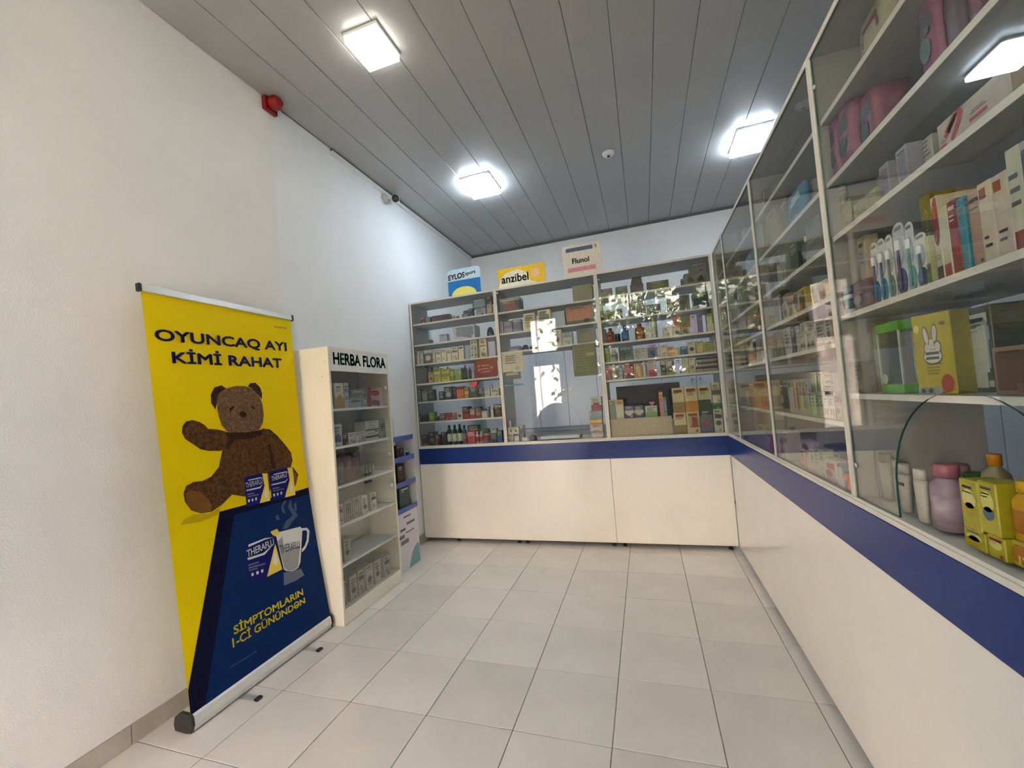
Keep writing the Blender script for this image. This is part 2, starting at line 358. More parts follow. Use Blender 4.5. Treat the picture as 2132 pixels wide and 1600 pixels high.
# white storage cabinets along the wall behind the counter
KN = MB(); KN.lathe([(.006, 0), (.006, .012), (.013, .018), (.012, .026)], METAL, 10, M=Matrix.Rotation(PI / 2, 4, 'X')); KNM = KN.mesh('knob')
def storage(x0, x1, label):
    t = thing('storage_cabinet', label, 'cabinet', (x0, 1.9, 0)); W = x1 - x0
    one('carcass', STOREW, (.002, W - .002, .019, .40, .97, 2.26), t); one('base_carcass', STOREW, (.002, W - .002, .019, .40, .05, .925), t)
    one('worktop', pbr('grey worktop', (.30, .33, .37), .4), (.001, W - .001, -.04, .40, .9255, .9695), t)
    one('plinth', DARKSLOT, (.01, W - .01, .05, .38, 0, .05), t)
    for k in (0, 1):
        d = one('door', STOREW, (k * W / 2 + .002, (k + 1) * W / 2 - .002, 0, .018, .975, 2.255), t, ch=.0015)
        o = bpy.data.objects.new('knob', KNM); COL.objects.link(o); o.parent = d; o.location = (W / 2 + (.043 if k else -.043), 0, 1.43)
        one('lower_door', STOREW, (k * W / 2 + .002, (k + 1) * W / 2 - .002, 0, .018, .06, .92), t, ch=.0015)
for k, n in enumerate(('behind the left bay of the back cabinet', 'behind the serving hatch', 'behind the tea boxes', 'in the back corner beside the right bay')):
    storage(-.194 + .743 * k, .549 + .743 * k, 'bluish white storage cabinet ' + n)
t = thing('staff_locker', 'tall white locker against the right wall of the staff area', 'cabinet', (4.19, .34, 0), -PI / 2)
one('carcass', STOREW, (0, 1.6, -.45, -.002, .05, 2.2), t); one('plinth', DARKSLOT, (.02, 1.58, -.43, -.03, 0, .05), t)
for k in range(3): one('door', STOREW, (.004 + .533 * k, .53 + .533 * k, -.47, -.451, .06, 2.19), t, ch=.0015)
GBR = pbr('grey beige board', (.26, .245, .225), .5, noise=.05, nscale=4)
t = thing('added_dresser', 'added grey beige dresser against the right wall behind the side counter', 'cabinet', (4.19, 1.84, 0), -PI / 2)  # dresser added to cover the bright wall with darker boards
one('carcass', GBR, (0, 1.46, -.5, -.002, .06, .95), t); one('plinth', DARKSLOT, (.02, 1.44, -.46, -.03, 0, .06), t)
one('worktop', pbr('slate worktop', (.12, .13, .16), .35), (-.0, 1.46, -.53, -.002, .951, 1.0), t)  # slate tone stands for a band of shadow
for k in range(3): one('door', GBR, (.004 + .486 * k, .482 + .486 * k, -.519, -.501, .07, .94), t, ch=.0015)
one('back_board', GBR, (.0, 1.46, -.02, -.002, 1.001, 2.3), t)
for x in (0, .72, 1.442): one('upright', GBR, (x, x + .018, -.3, -.021, 1.001, 2.3), t)
for z in (1.3, 1.6, 1.9, 2.28):
    for x in (.0185, .7385): one('shelf', GBR, (x, x + .701, -.3, -.021, z, z + .018), t)

# ================================================================ the herb cabinet (front faces +x)
HX = thing('herb_cabinet', 'narrow white glass fronted cabinet with green lettering against the left wall', 'cabinet', (-.10, -1.04, 0), PI / 2)
HW, HD, HZ = .663, .285, 1.795; SIDEW = pbr('ivory side board', (.74, .70, .59), .45, noise=.02, nscale=5)
for a, c in ((0, .018), (HW - .018, HW)): one('side_board', SIDEW, (a, c, 0, HD, .002, HZ), HX, ch=.001)
one('back_board', BOARD, (.0185, HW - .0185, HD - .006, HD, .06, HZ - .02), HX); one('top_board', SIDEW, (.0185, HW - .0185, .0, HD, HZ - .018, HZ), HX)
b = MB(); b.box(.0185, HW - .0185, .0005, .017, 1.635, HZ - .0185, WPLAST); b.obj('header', HX)
b = MB(); letter(b, 'HERBA FLORA', pbr('green lettering', (.004, .17, .07), .5), .045, .625, 1.677, 1.762, -.0012, .03); b.obj('lettering', HX)
one('plinth', SIDEW, (.0185, HW - .0185, .002, .02, .004, .098), HX); one('bottom_board', SIDEW, (.0185, HW - .0185, .0205, HD - .007, .085, .100), HX)
HERB_Z = [1.385, 1.134, .877, .622, .37, .1005]
for z in HERB_Z[:-1]: one('shelf', WPLAST, (.019, HW - .019, .012, HD - .007, z - .016, z), HX, ch=.001)
for z0, z1, zh in ((.885, 1.63, .905), (.105, .868, .852)):
    d = MB(); d.prism([(.02, z0), (HW - .02, z0), (HW - .02, z1), (.02, z1)], .001, .006, PANE); d = d.obj('glass_door', HX)
    b = MB(); b.box(.28, .35, -.014, .0005, zh - .007, zh + .007, BLACK, .002); b.obj('handle', d)
    for zz in (z0 + .12, z1 - .105):
        b = MB(); b.lathe([(.017, 0), (.017, .005), (.012, .008)], METAL, 14, M=Matrix.Translation((HW - .06, .0005, zz)) @ Matrix.Rotation(PI / 2, 4, 'X')); b.obj('hinge', d)
b = MB()
for z, y in ((1.7, .03), (1.6, .06), (.55, .03), (.22, .03), (.10, .02)):
    b.lathe([(.004, 0), (.003, .0012)], METAL, 8, M=Matrix.Translation((0, y, z)) @ Matrix.Rotation(-PI / 2, 4, 'Y'))
b.obj('screw_heads', HX)

# ================================================================ cardboard display stand (front faces +x)
STX = thing('display_stand', 'white cardboard display stand with blue shelf lips beside the herb cabinet', 'display stand', (-.18, -.345, 0), PI / 2)
CARD = pbr('white card', (.63, .61, .64), .55, noise=.03, nscale=8); CBLUE = pbr('blue card edge', (.07, .12, .36), .5, noise=.05, nscale=9)
SW, SD = .385, .20; head = [(0, 1.11), (SW, 1.11), (SW, 1.19)] + [(SW - .12 + .12 * math.cos(a * PI / 24), 1.21 + .12 * math.sin(a * PI / 24)) for a in range(1, 13)] + \
    [(.12 + .12 * math.cos(a * PI / 24), 1.21 + .12 * math.sin(a * PI / 24)) for a in range(12, 24)] + [(0, 1.19)]
b = MB(); b.prism(head, SD - .02, SD - .015, CARD); b.obj('header_card', STX)
one('back_card', CARD, (.006, SW - .006, SD - .0145, SD - .010, .01, 1.15), STX)
for a, c in ((0, .005), (SW - .005, SW)): one('side_card', CARD, (a, c, 0, SD - .02, 0, 1.11), STX)
one('front_card', CARD, (.0055, SW - .0055, 0, .004, .002, .475), STX)
b = MB(); TEAL = pbr('teal print', (.20, .36, .38), .55)
b.poly([(.20, -.0006, .004), (.378, -.0006, .004), (.378, -.0006, .14), (.36, -.0006, .17), (.30, -.0006, .15), (.25, -.0006, .10)], TEAL); b.obj('printed_corner', STX)
b = MB(); GP = pbr('grey print', (.16, .15, .18), .6)
for z, a, c, h in ((.43, .16, .27, .012), (.365, .20, .33, .02), (.33, .10, .18, .02), (.30, .18, .31, .01), (.27, .06, .16, .03), (.22, .10, .22, .035)): b.box(a, c, -.0009, -.0004, z, z + h, GP)
b.obj('printed_text', STX)
STAND_Z = [.925, .715, .50]
for z in STAND_Z + [1.10]:
    one('shelf', CARD, (.006, SW - .006, .005, SD - .021, z - .006, z), STX)
    one('shelf_lip', CBLUE, (-.001, SW + .001, -.004, -.0005, z - .022, z + .018), STX)

PRINTS = [('printed_block',[('NAVY',1,[[(-0.216,0.8333),(0.3379,0.8202),(0.3983,0.8212),(0.414,0),(0.4118,0),(-0.438,0),(-0.4399,0.1077)]]),('BBLU',2,[[(-0.1417,0.7954),(0.3991,0.7783),(0.414,0),(-0.3761,0)]])]),
 ('teddy_bear_print',[('FUR',2,[[(-0.1382,1.2266),(-0.1558,1.1731),(-0.1732,1.1205),(-0.1896,1.0743),(-0.1992,1.0383),(-0.1885,0.9825),(-0.1398,0.9013),(-0.0692,0.8733),(0.0875,0.8657),(0.1686,0.897),(0.1872,0.9686),(0.1356,1.0768),(0.1045,1.1547),(0.0875,1.2238),(-0.0005,1.2195)]]),('YSH',1,[[(-0.4027,0.8241),(-0.387,0.8435),(-0.3433,0.8553),(-0.2694,0.8395),(-0.2084,0.854),(-0.2231,0.8212),(-0.3132,0.8116)]]),('FUR',3,[[(-0.1975,1.0541),(-0.2402,1.0142),(-0.2835,1.0022),(-0.3283,1.0064),(-0.3633,0.994),(-0.378,0.9629),(-0.3748,0.9229),(-0.3508,0.8772),(-0.3092,0.8507),(-0.2584,0.8441),(-0.2019,0.8629),(-0.1398,0.9013),(-0.1018,0.9145),(-0.1278,1.0032)],[(0.0882,1.2299),(0.1429,1.2192),(0.1922,1.1768),(0.2419,1.1202),(0.2851,1.0626),(0.2903,1.0093),(0.2673,0.9738),(0.2195,0.966),(0.1571,0.9802),(0.1203,1.0481),(0.1086,1.1297),(0.0801,1.194)],[(0.2219,0.9816),(0.2886,0.9702),(0.325,0.9176),(0.299,0.87),(0.2662,0.8315),(0.2011,0.8461)]]),('FURD',3,[[(-0.1379,1.2293),(-0.0274,1.2161),(0.0871,1.2208),(0.0945,1.1926),(-0.0054,1.1788),(-0.0945,1.1856),(-0.1354,1.1985)],[(-0.1823,1.3514),(-0.201,1.3849),(-0.1993,1.4287),(-0.1757,1.4673),(-0.1342,1.4789),(-0.1124,1.4621),(-0.1449,1.4338),(-0.1663,1.395)],[(0.0225,1.4752),(0.0382,1.4937),(0.0733,1.4975),(0.1023,1.4701),(0.1126,1.4328),(0.105,1.3987),(0.0866,1.4267),(0.0548,1.4574)]]),('FUR',4,[[(-0.1376,1.2321),(-0.1821,1.2472),(-0.231,1.2542),(-0.245,1.274),(-0.2695,1.2918),(-0.3038,1.3046),(-0.3339,1.299),(-0.3528,1.2776),(-0.358,1.2478),(-0.3467,1.2163),(-0.3198,1.1928),(-0.278,1.1565),(-0.2373,1.143),(-0.1773,1.1348),(-0.1467,1.1499)]]),('PAD',4,[[(-0.3688,0.9607),(-0.3464,0.9704),(-0.2989,0.9518),(-0.2671,0.9109),(-0.2528,0.871),(-0.2581,0.8466),(-0.2994,0.8479),(-0.3418,0.8698),(-0.3665,0.911)],[(0.2602,0.9556),(0.3003,0.9321),(0.3184,0.9056),(0.2894,0.8655),(0.2651,0.8511)]]),('FURL',4,[[(-0.1674,1.4117),(-0.1501,1.4395),(-0.1124,1.4621),(-0.0492,1.4772),(0.0091,1.4751),(0.0548,1.4574),(0.0866,1.4267),(0.1061,1.3769),(0.1089,1.3086),(0.0956,1.26),(0.0696,1.2254),(-0.0008,1.2166),(-0.0781,1.2209),(-0.1317,1.2315),(-0.1571,1.2671),(-0.1689,1.3176),(-0.1721,1.3675)]]),('FURL',5,[[(-0.113,1.2919),(-0.0953,1.342),(-0.0612,1.3695),(-0.0094,1.3709),(0.0291,1.3547),(0.0602,1.3232),(0.0586,1.2808),(0.0293,1.2407),(-0.0199,1.2242),(-0.0643,1.2311),(-0.0993,1.2512)]]),('FURD',6,[[(-0.0499,1.3284),(-0.0265,1.3361),(-0.0049,1.3233),(-0.0099,1.3088),(-0.031,1.2971),(-0.0488,1.3109)],[(-0.1064,1.351),(-0.0866,1.3646),(-0.0709,1.3669),(-0.0889,1.3446),(-0.1026,1.331)],[(0.0234,1.3639),(0.0436,1.3603),(0.0522,1.3448),(0.038,1.3424)]]),('FURD',4,[[(-0.3538,1.2676),(-0.3342,1.2965),(-0.3147,1.2951),(-0.3419,1.2665),(-0.3519,1.2371)],[(-0.1038,1.212),(-0.0683,1.197),(-0.1479,1.139),(-0.1554,1.151)],[(0.116,1.1288),(0.1325,1.1392),(0.1571,0.9802),(0.124,0.9922)]])]),
 ('medicine_pack_print',[('BOXB',6,[[(-0.0622,0.9744),(0.0507,0.9767),(0.0926,0.9675),(0.0527,0.8946),(0.016,0.8146),(-0.0657,0.8175)]]),('BYL',7,[[(0.0537,0.9747),(0.0894,0.9689),(0.0877,0.8127),(0.0162,0.8159),(0.0605,0.9038)]]),('WHT',7,[[(-0.0392,0.9567),(0.0416,0.9567),(0.0595,0.945),(0.0408,0.9508),(-0.0398,0.9521)],[(-0.0575,0.9059),(0.0281,0.9041),(0.0524,0.9164),(0.0303,0.8969),(-0.0583,0.8996)],[(-0.0538,0.8532),(-0.0434,0.8532),(-0.0453,0.8381),(-0.0541,0.8391)],[(-0.0316,0.8516),(-0.021,0.8516),(-0.0228,0.8377),(-0.0318,0.8386)],[(-0.0086,0.8526),(0.0023,0.8526),(0.0003,0.8372),(-0.0089,0.8381)]]),('WHT',8,[[(0.0539,0.8563),(0.0703,0.8908),(0.0764,0.8511),(0.0653,0.8319),(0.0546,0.8372)]]),('GREYP',7,[[(-0.0543,0.8844),(-0.0123,0.8825),(-0.0133,0.8748),(-0.0552,0.8769)],[(-0.053,0.8712),(0.0169,0.8677),(0.0161,0.862),(-0.0538,0.8649)]])]),
 ('medicine_pack_print',[('BOXB',6,[[(0.1039,0.9751),(0.2365,0.9774),(0.2862,0.9675),(0.2383,0.8891),(0.1944,0.8033),(0.0988,0.8072)]]),('BYL',7,[[(0.2401,0.9753),(0.2824,0.969),(0.2789,0.8007),(0.1946,0.8047),(0.2477,0.899)]]),('WHT',7,[[(0.1306,0.9562),(0.2256,0.9559),(0.2468,0.9433),(0.2247,0.9497),(0.1299,0.9512)],[(0.109,0.9017),(0.2094,0.8994),(0.2382,0.9126),(0.212,0.8916),(0.108,0.895)],[(0.1129,0.8453),(0.1251,0.8452),(0.1227,0.8291),(0.1124,0.8301)],[(0.1389,0.8434),(0.1513,0.8434),(0.149,0.8284),(0.1385,0.8295)],[(0.1659,0.8443),(0.1786,0.8442),(0.1761,0.8277),(0.1653,0.8288)]]),('WHT',8,[[(0.2395,0.8479),(0.2591,0.8849),(0.266,0.8421),(0.2527,0.8215),(0.24,0.8274)]]),('GREYP',7,[[(0.1126,0.8787),(0.1617,0.8764),(0.1604,0.8682),(0.1114,0.8706)],[(0.114,0.8645),(0.1959,0.8604),(0.1949,0.8543),(0.113,0.8578)]])]),
 ('large_pack_print',[('BOXB',3,[[(-0.0963,0.6359),(0.0931,0.6101),(0.0947,0.5665),(0.0087,0.4182),(-0.0958,0.4246)]]),('BYL',4,[[(0.0868,0.5692),(0.1119,0.4143),(0.0082,0.4152)]]),('WHT',5,[[(0.06,0.5003),(0.081,0.5318),(0.0903,0.4757),(0.0762,0.4484),(0.0582,0.4621)]]),('WHT',4,[[(-0.0807,0.6213),(0.0226,0.6205),(0.0843,0.6064),(0.0215,0.6125),(-0.0809,0.609)],[(-0.0961,0.5565),(0.0044,0.5469),(0.0791,0.5719),(0.0103,0.5351),(-0.0907,0.544)],[(-0.0827,0.4719),(-0.0687,0.4704),(-0.0708,0.4547),(-0.0826,0.4566)],[(-0.0525,0.4686),(-0.0382,0.4671),(-0.0404,0.4512),(-0.0531,0.4535)],[(-0.0236,0.4662),(-0.0089,0.4646),(-0.0112,0.4485),(-0.0242,0.4508)]]),('GREYP',4,[[(-0.0936,0.522),(-0.0301,0.5145),(-0.0312,0.5067),(-0.0932,0.5139)],[(-0.0939,0.5087),(0.0079,0.4915),(0.0067,0.4836),(-0.0937,0.4995)],[(-0.093,0.4944),(-0.0414,0.4858),(-0.0424,0.4788),(-0.0926,0.4869)]])]),
 ('cup_print',[('WHT',5,[[(0.0981,0.6151),(0.1286,0.622),(0.2856,0.6039),(0.2982,0.5821),(0.247,0.4015),(0.2236,0.376),(0.1829,0.3754),(0.1381,0.3937),(0.1214,0.4105)]]),('MUGD',6,[[(0.1045,0.5764),(0.1408,0.591),(0.1424,0.496),(0.1518,0.3982),(0.1277,0.4079)],[(0.1445,0.5087),(0.2601,0.4949),(0.2564,0.4751),(0.2248,0.3824),(0.1834,0.3786),(0.1426,0.3952)]]),('WHT',6,[[(0.2883,0.5923),(0.3362,0.581),(0.354,0.5571),(0.3346,0.4978),(0.303,0.4655),(0.2693,0.4528),(0.2698,0.4703),(0.2964,0.4821),(0.3199,0.51),(0.3333,0.5564),(0.3239,0.5703),(0.2873,0.5769)]]),('BYL',6,[[(0.0638,0.6428),(0.1111,0.6457),(0.1287,0.6118),(0.0927,0.607),(0.0746,0.6228)]]),('STEAM',3,[[(0.1471,0.6296),(0.1797,0.6676),(0.2378,0.6857),(0.2102,0.7425),(0.2359,0.7853),(0.2415,0.7342),(0.2789,0.6741),(0.222,0.6481),(0.1902,0.623)],[(0.1585,0.7561),(0.1807,0.7849),(0.208,0.7851),(0.1765,0.7583),(0.1862,0.7072),(0.1628,0.7275)],[(0.1092,0.7153),(0.1315,0.7225),(0.1388,0.6865),(0.1148,0.6969)],[(0.2575,0.7443),(0.2796,0.7602),(0.2758,0.7108),(0.2595,0.7009)]]),('GREYP',3,[[(0.1183,0.3919),(0.2446,0.3641),(0.2637,0.3178),(0.1897,0.3147),(0.1094,0.3231)]])])]
LETTERS = [('slogan_lettering', 'OYUNCAQ AYI', 'N', (-0.4349, 1.6764), (0.3271, 1.6952), 0.0672, 0.068, 0.03),
 ('slogan_lettering', 'KİMİ RAHAT', 'N', (-0.3701, 1.5827), (0.2786, 1.5947), 0.0761, 0.0803, 0.03),
 ('yellow_lettering', 'SİMPTOMLARIN', 'Y', (-0.2112, 0.2239), (0.234, 0.2146), 0.0551, 0.0505, 0.022),
 ('yellow_lettering', '1-Cİ GÜNÜNDƏN', 'Y', (-0.2241, 0.1688), (0.2392, 0.1642), 0.0593, 0.044, 0.022),
 ('pack_lettering', 'THERAFLU', 'W', (-0.0959, 0.5585), (0.0777, 0.5653), 0.0383, 0.0345, 0.02),
 ('cup_lettering', 'THERAFLU', 'G', (0.1118, 0.5014), (0.2592, 0.4844), 0.0477, 0.0421, 0.02),
 ('pack_lettering', 'THERAFLU', 'W', (-0.0591, 0.9166), (0.0496, 0.9197), 0.0285, 0.0265, 0.02),
 ('pack_lettering', 'THERAFLU', 'W', (0.113, 0.9176), (0.2301, 0.9229), 0.0278, 0.0228, 0.02),
 ('small_print', 'PM-AZE-THE', 'N', (0.2416, 1.8463), (0.3378, 1.8509), 0.0123, 0.0127, 0.0),
 ('small_print', 'www simptom info', 'G', (-0.2487, 0.0854), (-0.1028, 0.0769), 0.0105, 0.0112, 0.0)]
GOODS = [
 (((0, 0.5, 0), 0.0), [
  ('box',-.2684,.03,2.2053,.0531,.0425,.0625,'dark red carton on top shelf of left back bay','goods on top shelf of left back bay','#5a2c32','',1),
  ('box',-.2074,.03,2.2053,.0572,.0457,.0611,'small grey carton on top shelf of left back bay','goods on top shelf of left back bay','#6f6a66','w',2),
  ('slab',-.0632,.03,2.2053,.1952,.1,.0616,'long maroon carton lying flat on top shelf of left back bay','goods on top shelf of left back bay','#4a3038','',3),
  ('jar',.0716,.03,2.2053,.0364,.0364,.0421,'small grey jar, first from left, top shelf of left back bay','goods like the small grey jar on top shelf of left back bay','#7c8078 #b8bab0','',4),
  ('jar',.1168,.03,2.2053,.0369,.0369,.0359,'small grey jar, second from left, top shelf of left back bay','goods like the small grey jar on top shelf of left back bay','#7c8078 #b8bab0','',5),
  ('dev',.2101,.03,2.2053,.0714,.0813,.073,'dark grey pressure monitor on top shelf of left back bay','goods on top shelf of left back bay','#3c444a #6e787c','',6),
  ('box',.2701,.03,2.2053,.046,.0448,.0811,'teal carton at the bottom of a stack on top shelf of left back bay','goods on top shelf of left back bay','#2c4a56','',7),
  ('box',.3746,.03,2.2053,.1057,.0845,.0701,'pale grey carton on top shelf of left back bay','goods on top shelf of left back bay','#7e8290','W',8),
  ('box',.466,.03,2.2053,.0497,.0464,.0966,'beige carton on top shelf of left back bay','goods on top shelf of left back bay','#9c8e78','b',9),
  ('box',.3654,.03,2.2757,.1425,.0845,.0952,'large dark teal carton with pale label on top shelf of left back bay','goods on top shelf of left back bay','#28404e #6a7c88','P',10),
  ('box',.4679,.03,2.3022,.0601,.0464,.0773,'dark brown carton topmost by the divider on top shelf of left back bay','goods on top shelf of left back bay','#3a2c2c','',11),
  ('box',-.2349,.1,1.9903,.0344,.035,.0513,'tiny grey carton on second shelf of left back bay','goods on second shelf of left back bay','#5c6468','',12),
  ('box',-.0959,.12,1.9903,.0887,.0709,.0967,'pale clear box on second shelf of left back bay','goods on second shelf of left back bay','#a2aeb2','',13),
  ('box',.1798,.03,1.9903,.2342,.14,.1348,'white gift box with grey leaf print on second shelf of left back bay','goods on second shelf of left back bay','#a6a8b0 #59646e #737c86','X',14),
  ('dome',.4478,.03,1.9903,.0707,.0707,.0922,'black rounded cap on second shelf of left back bay','goods on second shelf of left back bay','#2e2f33','',15),
  ('box',-.354,.03,1.7903,.0381,.035,.1356,'thin white carton, first from left, third shelf of left back bay','goods like the thin white carton on third shelf of left back bay','#a8a49c #6a6460','S',16),
  ('box',-.3093,.03,1.7903,.0373,.035,.1344,'thin white carton, second from left, third shelf of left back bay','goods like the thin white carton on third shelf of left back bay','#a8a49c #7a7470','w',17),
  ('box',-.2352,.03,1.7903,.0928,.0742,.1373,'white and brown carton on third shelf of left back bay','goods on third shelf of left back bay','#5e4e48 #b4aea4','TC',18),
  ('box',-.1693,.03,1.7903,.0301,.035,.1337,'thin white carton, third from left, third shelf of left back bay','goods like the thin white carton on third shelf of left back bay','#b0aa9a','w',19),
  ('box',-.1186,.03,1.7903,.0589,.0471,.1353,'white carton, first from left, third shelf of left back bay','goods like the white carton on third shelf of left back bay','#b6ae9c #7c6e58','bw',20),
  ('box',-.0556,.03,1.7903,.0552,.0442,.1319,'white carton, second from left, third shelf of left back bay','goods like the white carton on third shelf of left back bay','#b6ae9c #8c7c60','tw',21),
  ('box',.0011,.03,1.7903,.0444,.0355,.1307,'white carton, third from left, third shelf of left back bay','goods like the white carton on third shelf of left back bay','#b8b09c #8a7a60','b',22),
  ('box',.064,.03,1.7903,.0707,.0566,.133,'white carton, fourth from left, third shelf of left back bay','goods like the white carton on third shelf of left back bay','#b8b09c #6c6454','bw',23),
  ('box',.1349,.03,1.7903,.0552,.0442,.1393,'tall white carton on third shelf of left back bay','goods on third shelf of left back bay','#bab29c #5c5648','t',24),
  ('box',.2706,.03,1.7903,.0747,.0598,.067,'lowest white carton of the left small stack on third shelf of left back bay','goods on third shelf of left back bay','#a8a898 #5c6050','E',25),
  ('box',.3706,.03,1.7903,.0751,.0601,.0666,'lowest white carton of the right small stack on third shelf of left back bay','goods on third shelf of left back bay','#b0a88c #6c6448','C',26),
  ('box',.2746,.03,1.8576,.0724,.0579,.06,'middle white carton of the left small stack on third shelf of left back bay','goods on third shelf of left back bay','#a4a494 #53584c','E',27),
  ('box',.2756,.03,1.9179,.0724,.0579,.0521,'topmost white carton of the left small stack on third shelf of left back bay','goods on third shelf of left back bay','#a8a898 #5c6050','E',28),
  ('box',.3709,.03,1.8572,.0774,.0601,.0635,'middle white carton of the right small stack on third shelf of left back bay','goods on third shelf of left back bay','#b0a88c #5c543c','b',29),
  ('box',.3705,.03,1.921,.0774,.0601,.049,'topmost white carton of the right small stack on third shelf of left back bay','goods on third shelf of left back bay','#b0a88c #6c6448','C',30),
  ('box',.4622,.03,1.7903,.0704,.0563,.1441,'plain pale blue carton on third shelf of left back bay','goods on third shelf of left back bay','#9aa0b4','',31),
  ('box',-.2631,.03,1.5903,.0214,.035,.1735,'thin dark red carton on fourth shelf of left back bay','goods on fourth shelf of left back bay','#4e1c1c','',32),
  ('box',-.2214,.03,1.5903,.0548,.0438,.1106,'small yellow carton with red label on fourth shelf of left back bay','goods on fourth shelf of left back bay','#a29458 #8c3c30','C',33),
  ('box',-.1462,.03,1.5903,.0825,.066,.14,'yellow carton, first from left, fourth shelf of left back bay','goods like the yellow carton on fourth shelf of left back bay','#94903c #b8b070','b',34),
  ('box',-.054,.03,1.5903,.0902,.0722,.1274,'yellow carton, second from left, fourth shelf of left back bay','goods like the yellow carton on fourth shelf of left back bay','#98963e #6c7030','Bw',35),
  ('box',.0168,.03,1.5903,.0435,.035,.1133,'yellow green carton on fourth shelf of left back bay','goods on fourth shelf of left back bay','#8c9440 #5c6c28','L',36),
  ('box',.0805,.03,1.5903,.0744,.0595,.1251,'greenish white carton on fourth shelf of left back bay','goods on fourth shelf of left back bay','#9aa282 #6c8440','LC',37),
  ('bot',-.2886,.16,1.5903,.0607,.0607,.1776,'green bottle, first from left, fourth shelf of left back bay','goods like the green bottle on fourth shelf of left back bay','#4c5c28 #5c6838','',38),
  ('bot',-.2112,.16,1.5903,.049,.049,.1703,'yellow bottle with white cap on fourth shelf of left back bay','goods on fourth shelf of left back bay','#8a8c3c #c8c8c0','',39),
  ('bot',-.0995,.16,1.5903,.0449,.0449,.1557,'green bottle, second from left, fourth shelf of left back bay','goods like the green bottle on fourth shelf of left back bay','#6c7a34 #3c4428','',40),
  ('bot',.1248,.1,1.5903,.0436,.0436,.1525,'grey bottle, first from left, fourth shelf of left back bay','goods like the grey bottle on fourth shelf of left back bay','#4c524e #7a807c #6c706c','',41),
  ('bot',.1758,.1,1.5903,.0326,.0326,.1259,'grey bottle, second from left, fourth shelf of left back bay','goods like the grey bottle on fourth shelf of left back bay','#565c58 #8a8c8a','',42),
  ('box',.2445,.03,1.5903,.0306,.035,.0842,'small white carton on fourth shelf of left back bay','goods on fourth shelf of left back bay','#a0a0a0','',43),
  ('card',.3909,.0135,1.5903,.2384,.002,.1792,'red rounded card with white symbols behind the glass on fourth shelf of left back bay','goods on fourth shelf of left back bay','#6a1512 #b08078','',44),
  ('box',-.3575,.03,1.4053,.031,.035,.1273,'black and white carton on fifth shelf of left back bay','goods on fifth shelf of left back bay','#2c2c2c #8a8a84','V',45),
  ('box',-.3067,.03,1.4053,.0612,.0489,.1112,'grey carton on fifth shelf of left back bay','goods on fifth shelf of left back bay','#5c6266 #82888c','P',46),
  ('box',-.2337,.03,1.4053,.072,.0576,.1163,'dark grey carton, first from left, fifth shelf of left back bay','goods like the dark grey carton on fifth shelf of left back bay','#2e3434 #5c625c','Cw',47),
  ('box',-.1173,.03,1.4053,.0563,.045,.0886,'dark blue carton on fifth shelf of left back bay','goods on fifth shelf of left back bay','#262e3c #7a8090','C',48),
  ('box',-.0374,.03,1.4053,.0914,.0731,.1291,'black carton on fifth shelf of left back bay','goods on fifth shelf of left back bay','#262626 #4a4a4a #8a8a88','bC',49),
  ('box',.0313,.03,1.4053,.0331,.035,.1198,'navy carton on fifth shelf of left back bay','goods on fifth shelf of left back bay','#3a3450 #7c4a54','B',50),
  ('box',.0931,.03,1.4053,.0819,.0655,.1218,'orange and red carton on fifth shelf of left back bay','goods on fifth shelf of left back bay','#9c5c28 #6c2420','T',51),
  ('box',.1614,.03,1.4053,.0456,.0364,.1089,'amber carton on fifth shelf of left back bay','goods on fifth shelf of left back bay','#8c6c3a #a48c5c','B',52),
  ('box',.2394,.03,1.4053,.0954,.0763,.0917,'dark green carton on fifth shelf of left back bay','goods on fifth shelf of left back bay','#20241c #3c4030','w',53),
  ('heart',.2455,.03,1.4973,.0748,.03,.0682,'red heart shaped tin on the dark green carton on fifth shelf of left back bay','goods on fifth shelf of left back bay','#b43a32','',54),
  ('box',.318,.03,1.4053,.052,.0416,.0888,'dark grey carton, second from left, fifth shelf of left back bay','goods like the dark grey carton on fifth shelf of left back bay','#3c4044 #6a6e72','B',55),
  ('box',.3784,.03,1.4053,.0598,.0478,.0978,'white carton on fifth shelf of left back bay','goods on fifth shelf of left back bay','#9c9e9c','w',56),
  ('box',.4584,.03,1.4053,.0834,.0668,.0701,'low white carton on fifth shelf of left back bay','goods on fifth shelf of left back bay','#a0a09a #5c5c5c','b',57),
  ('bot',.4247,.03,1.4757,.0279,.0279,.0428,'black topped vial on fifth shelf of left back bay','goods on fifth shelf of left back bay','#8a8a8a #2c3038','',58),
  ('box',-.329,.03,1.2003,.0879,.0704,.086,'black carton on sixth shelf of left back bay','goods on sixth shelf of left back bay','#262826 #3a3c3c','b',59),
  ('box',-.2427,.03,1.2003,.0719,.0575,.0908,'bright green carton on sixth shelf of left back bay','goods on sixth shelf of left back bay','#58801c #84a83c','C',60),
  ('box',-.1863,.03,1.2003,.0324,.035,.0471,'low dark green carton on sixth shelf of left back bay','goods on sixth shelf of left back bay','#243420','',61),
  ('box',-.1241,.03,1.2003,.0522,.0418,.0722,'grey brown carton on sixth shelf of left back bay','goods on sixth shelf of left back bay','#5c5450 #8a8480','B',62),
  ('heart',-.0545,.03,1.2003,.07,.03,.0771,'crimson heart shaped tin on sixth shelf of left back bay','goods on sixth shelf of left back bay','#8c2430','',63),
  ('box',.0075,.03,1.2003,.0441,.0353,.0745,'grey pink carton on sixth shelf of left back bay','goods on sixth shelf of left back bay','#6c5458 #8c7074','T',64),
  ('box',.0685,.03,1.2003,.057,.0456,.0919,'white carton with dark figure on sixth shelf of left back bay','goods on sixth shelf of left back bay','#a6a298 #4c4444','C',65),
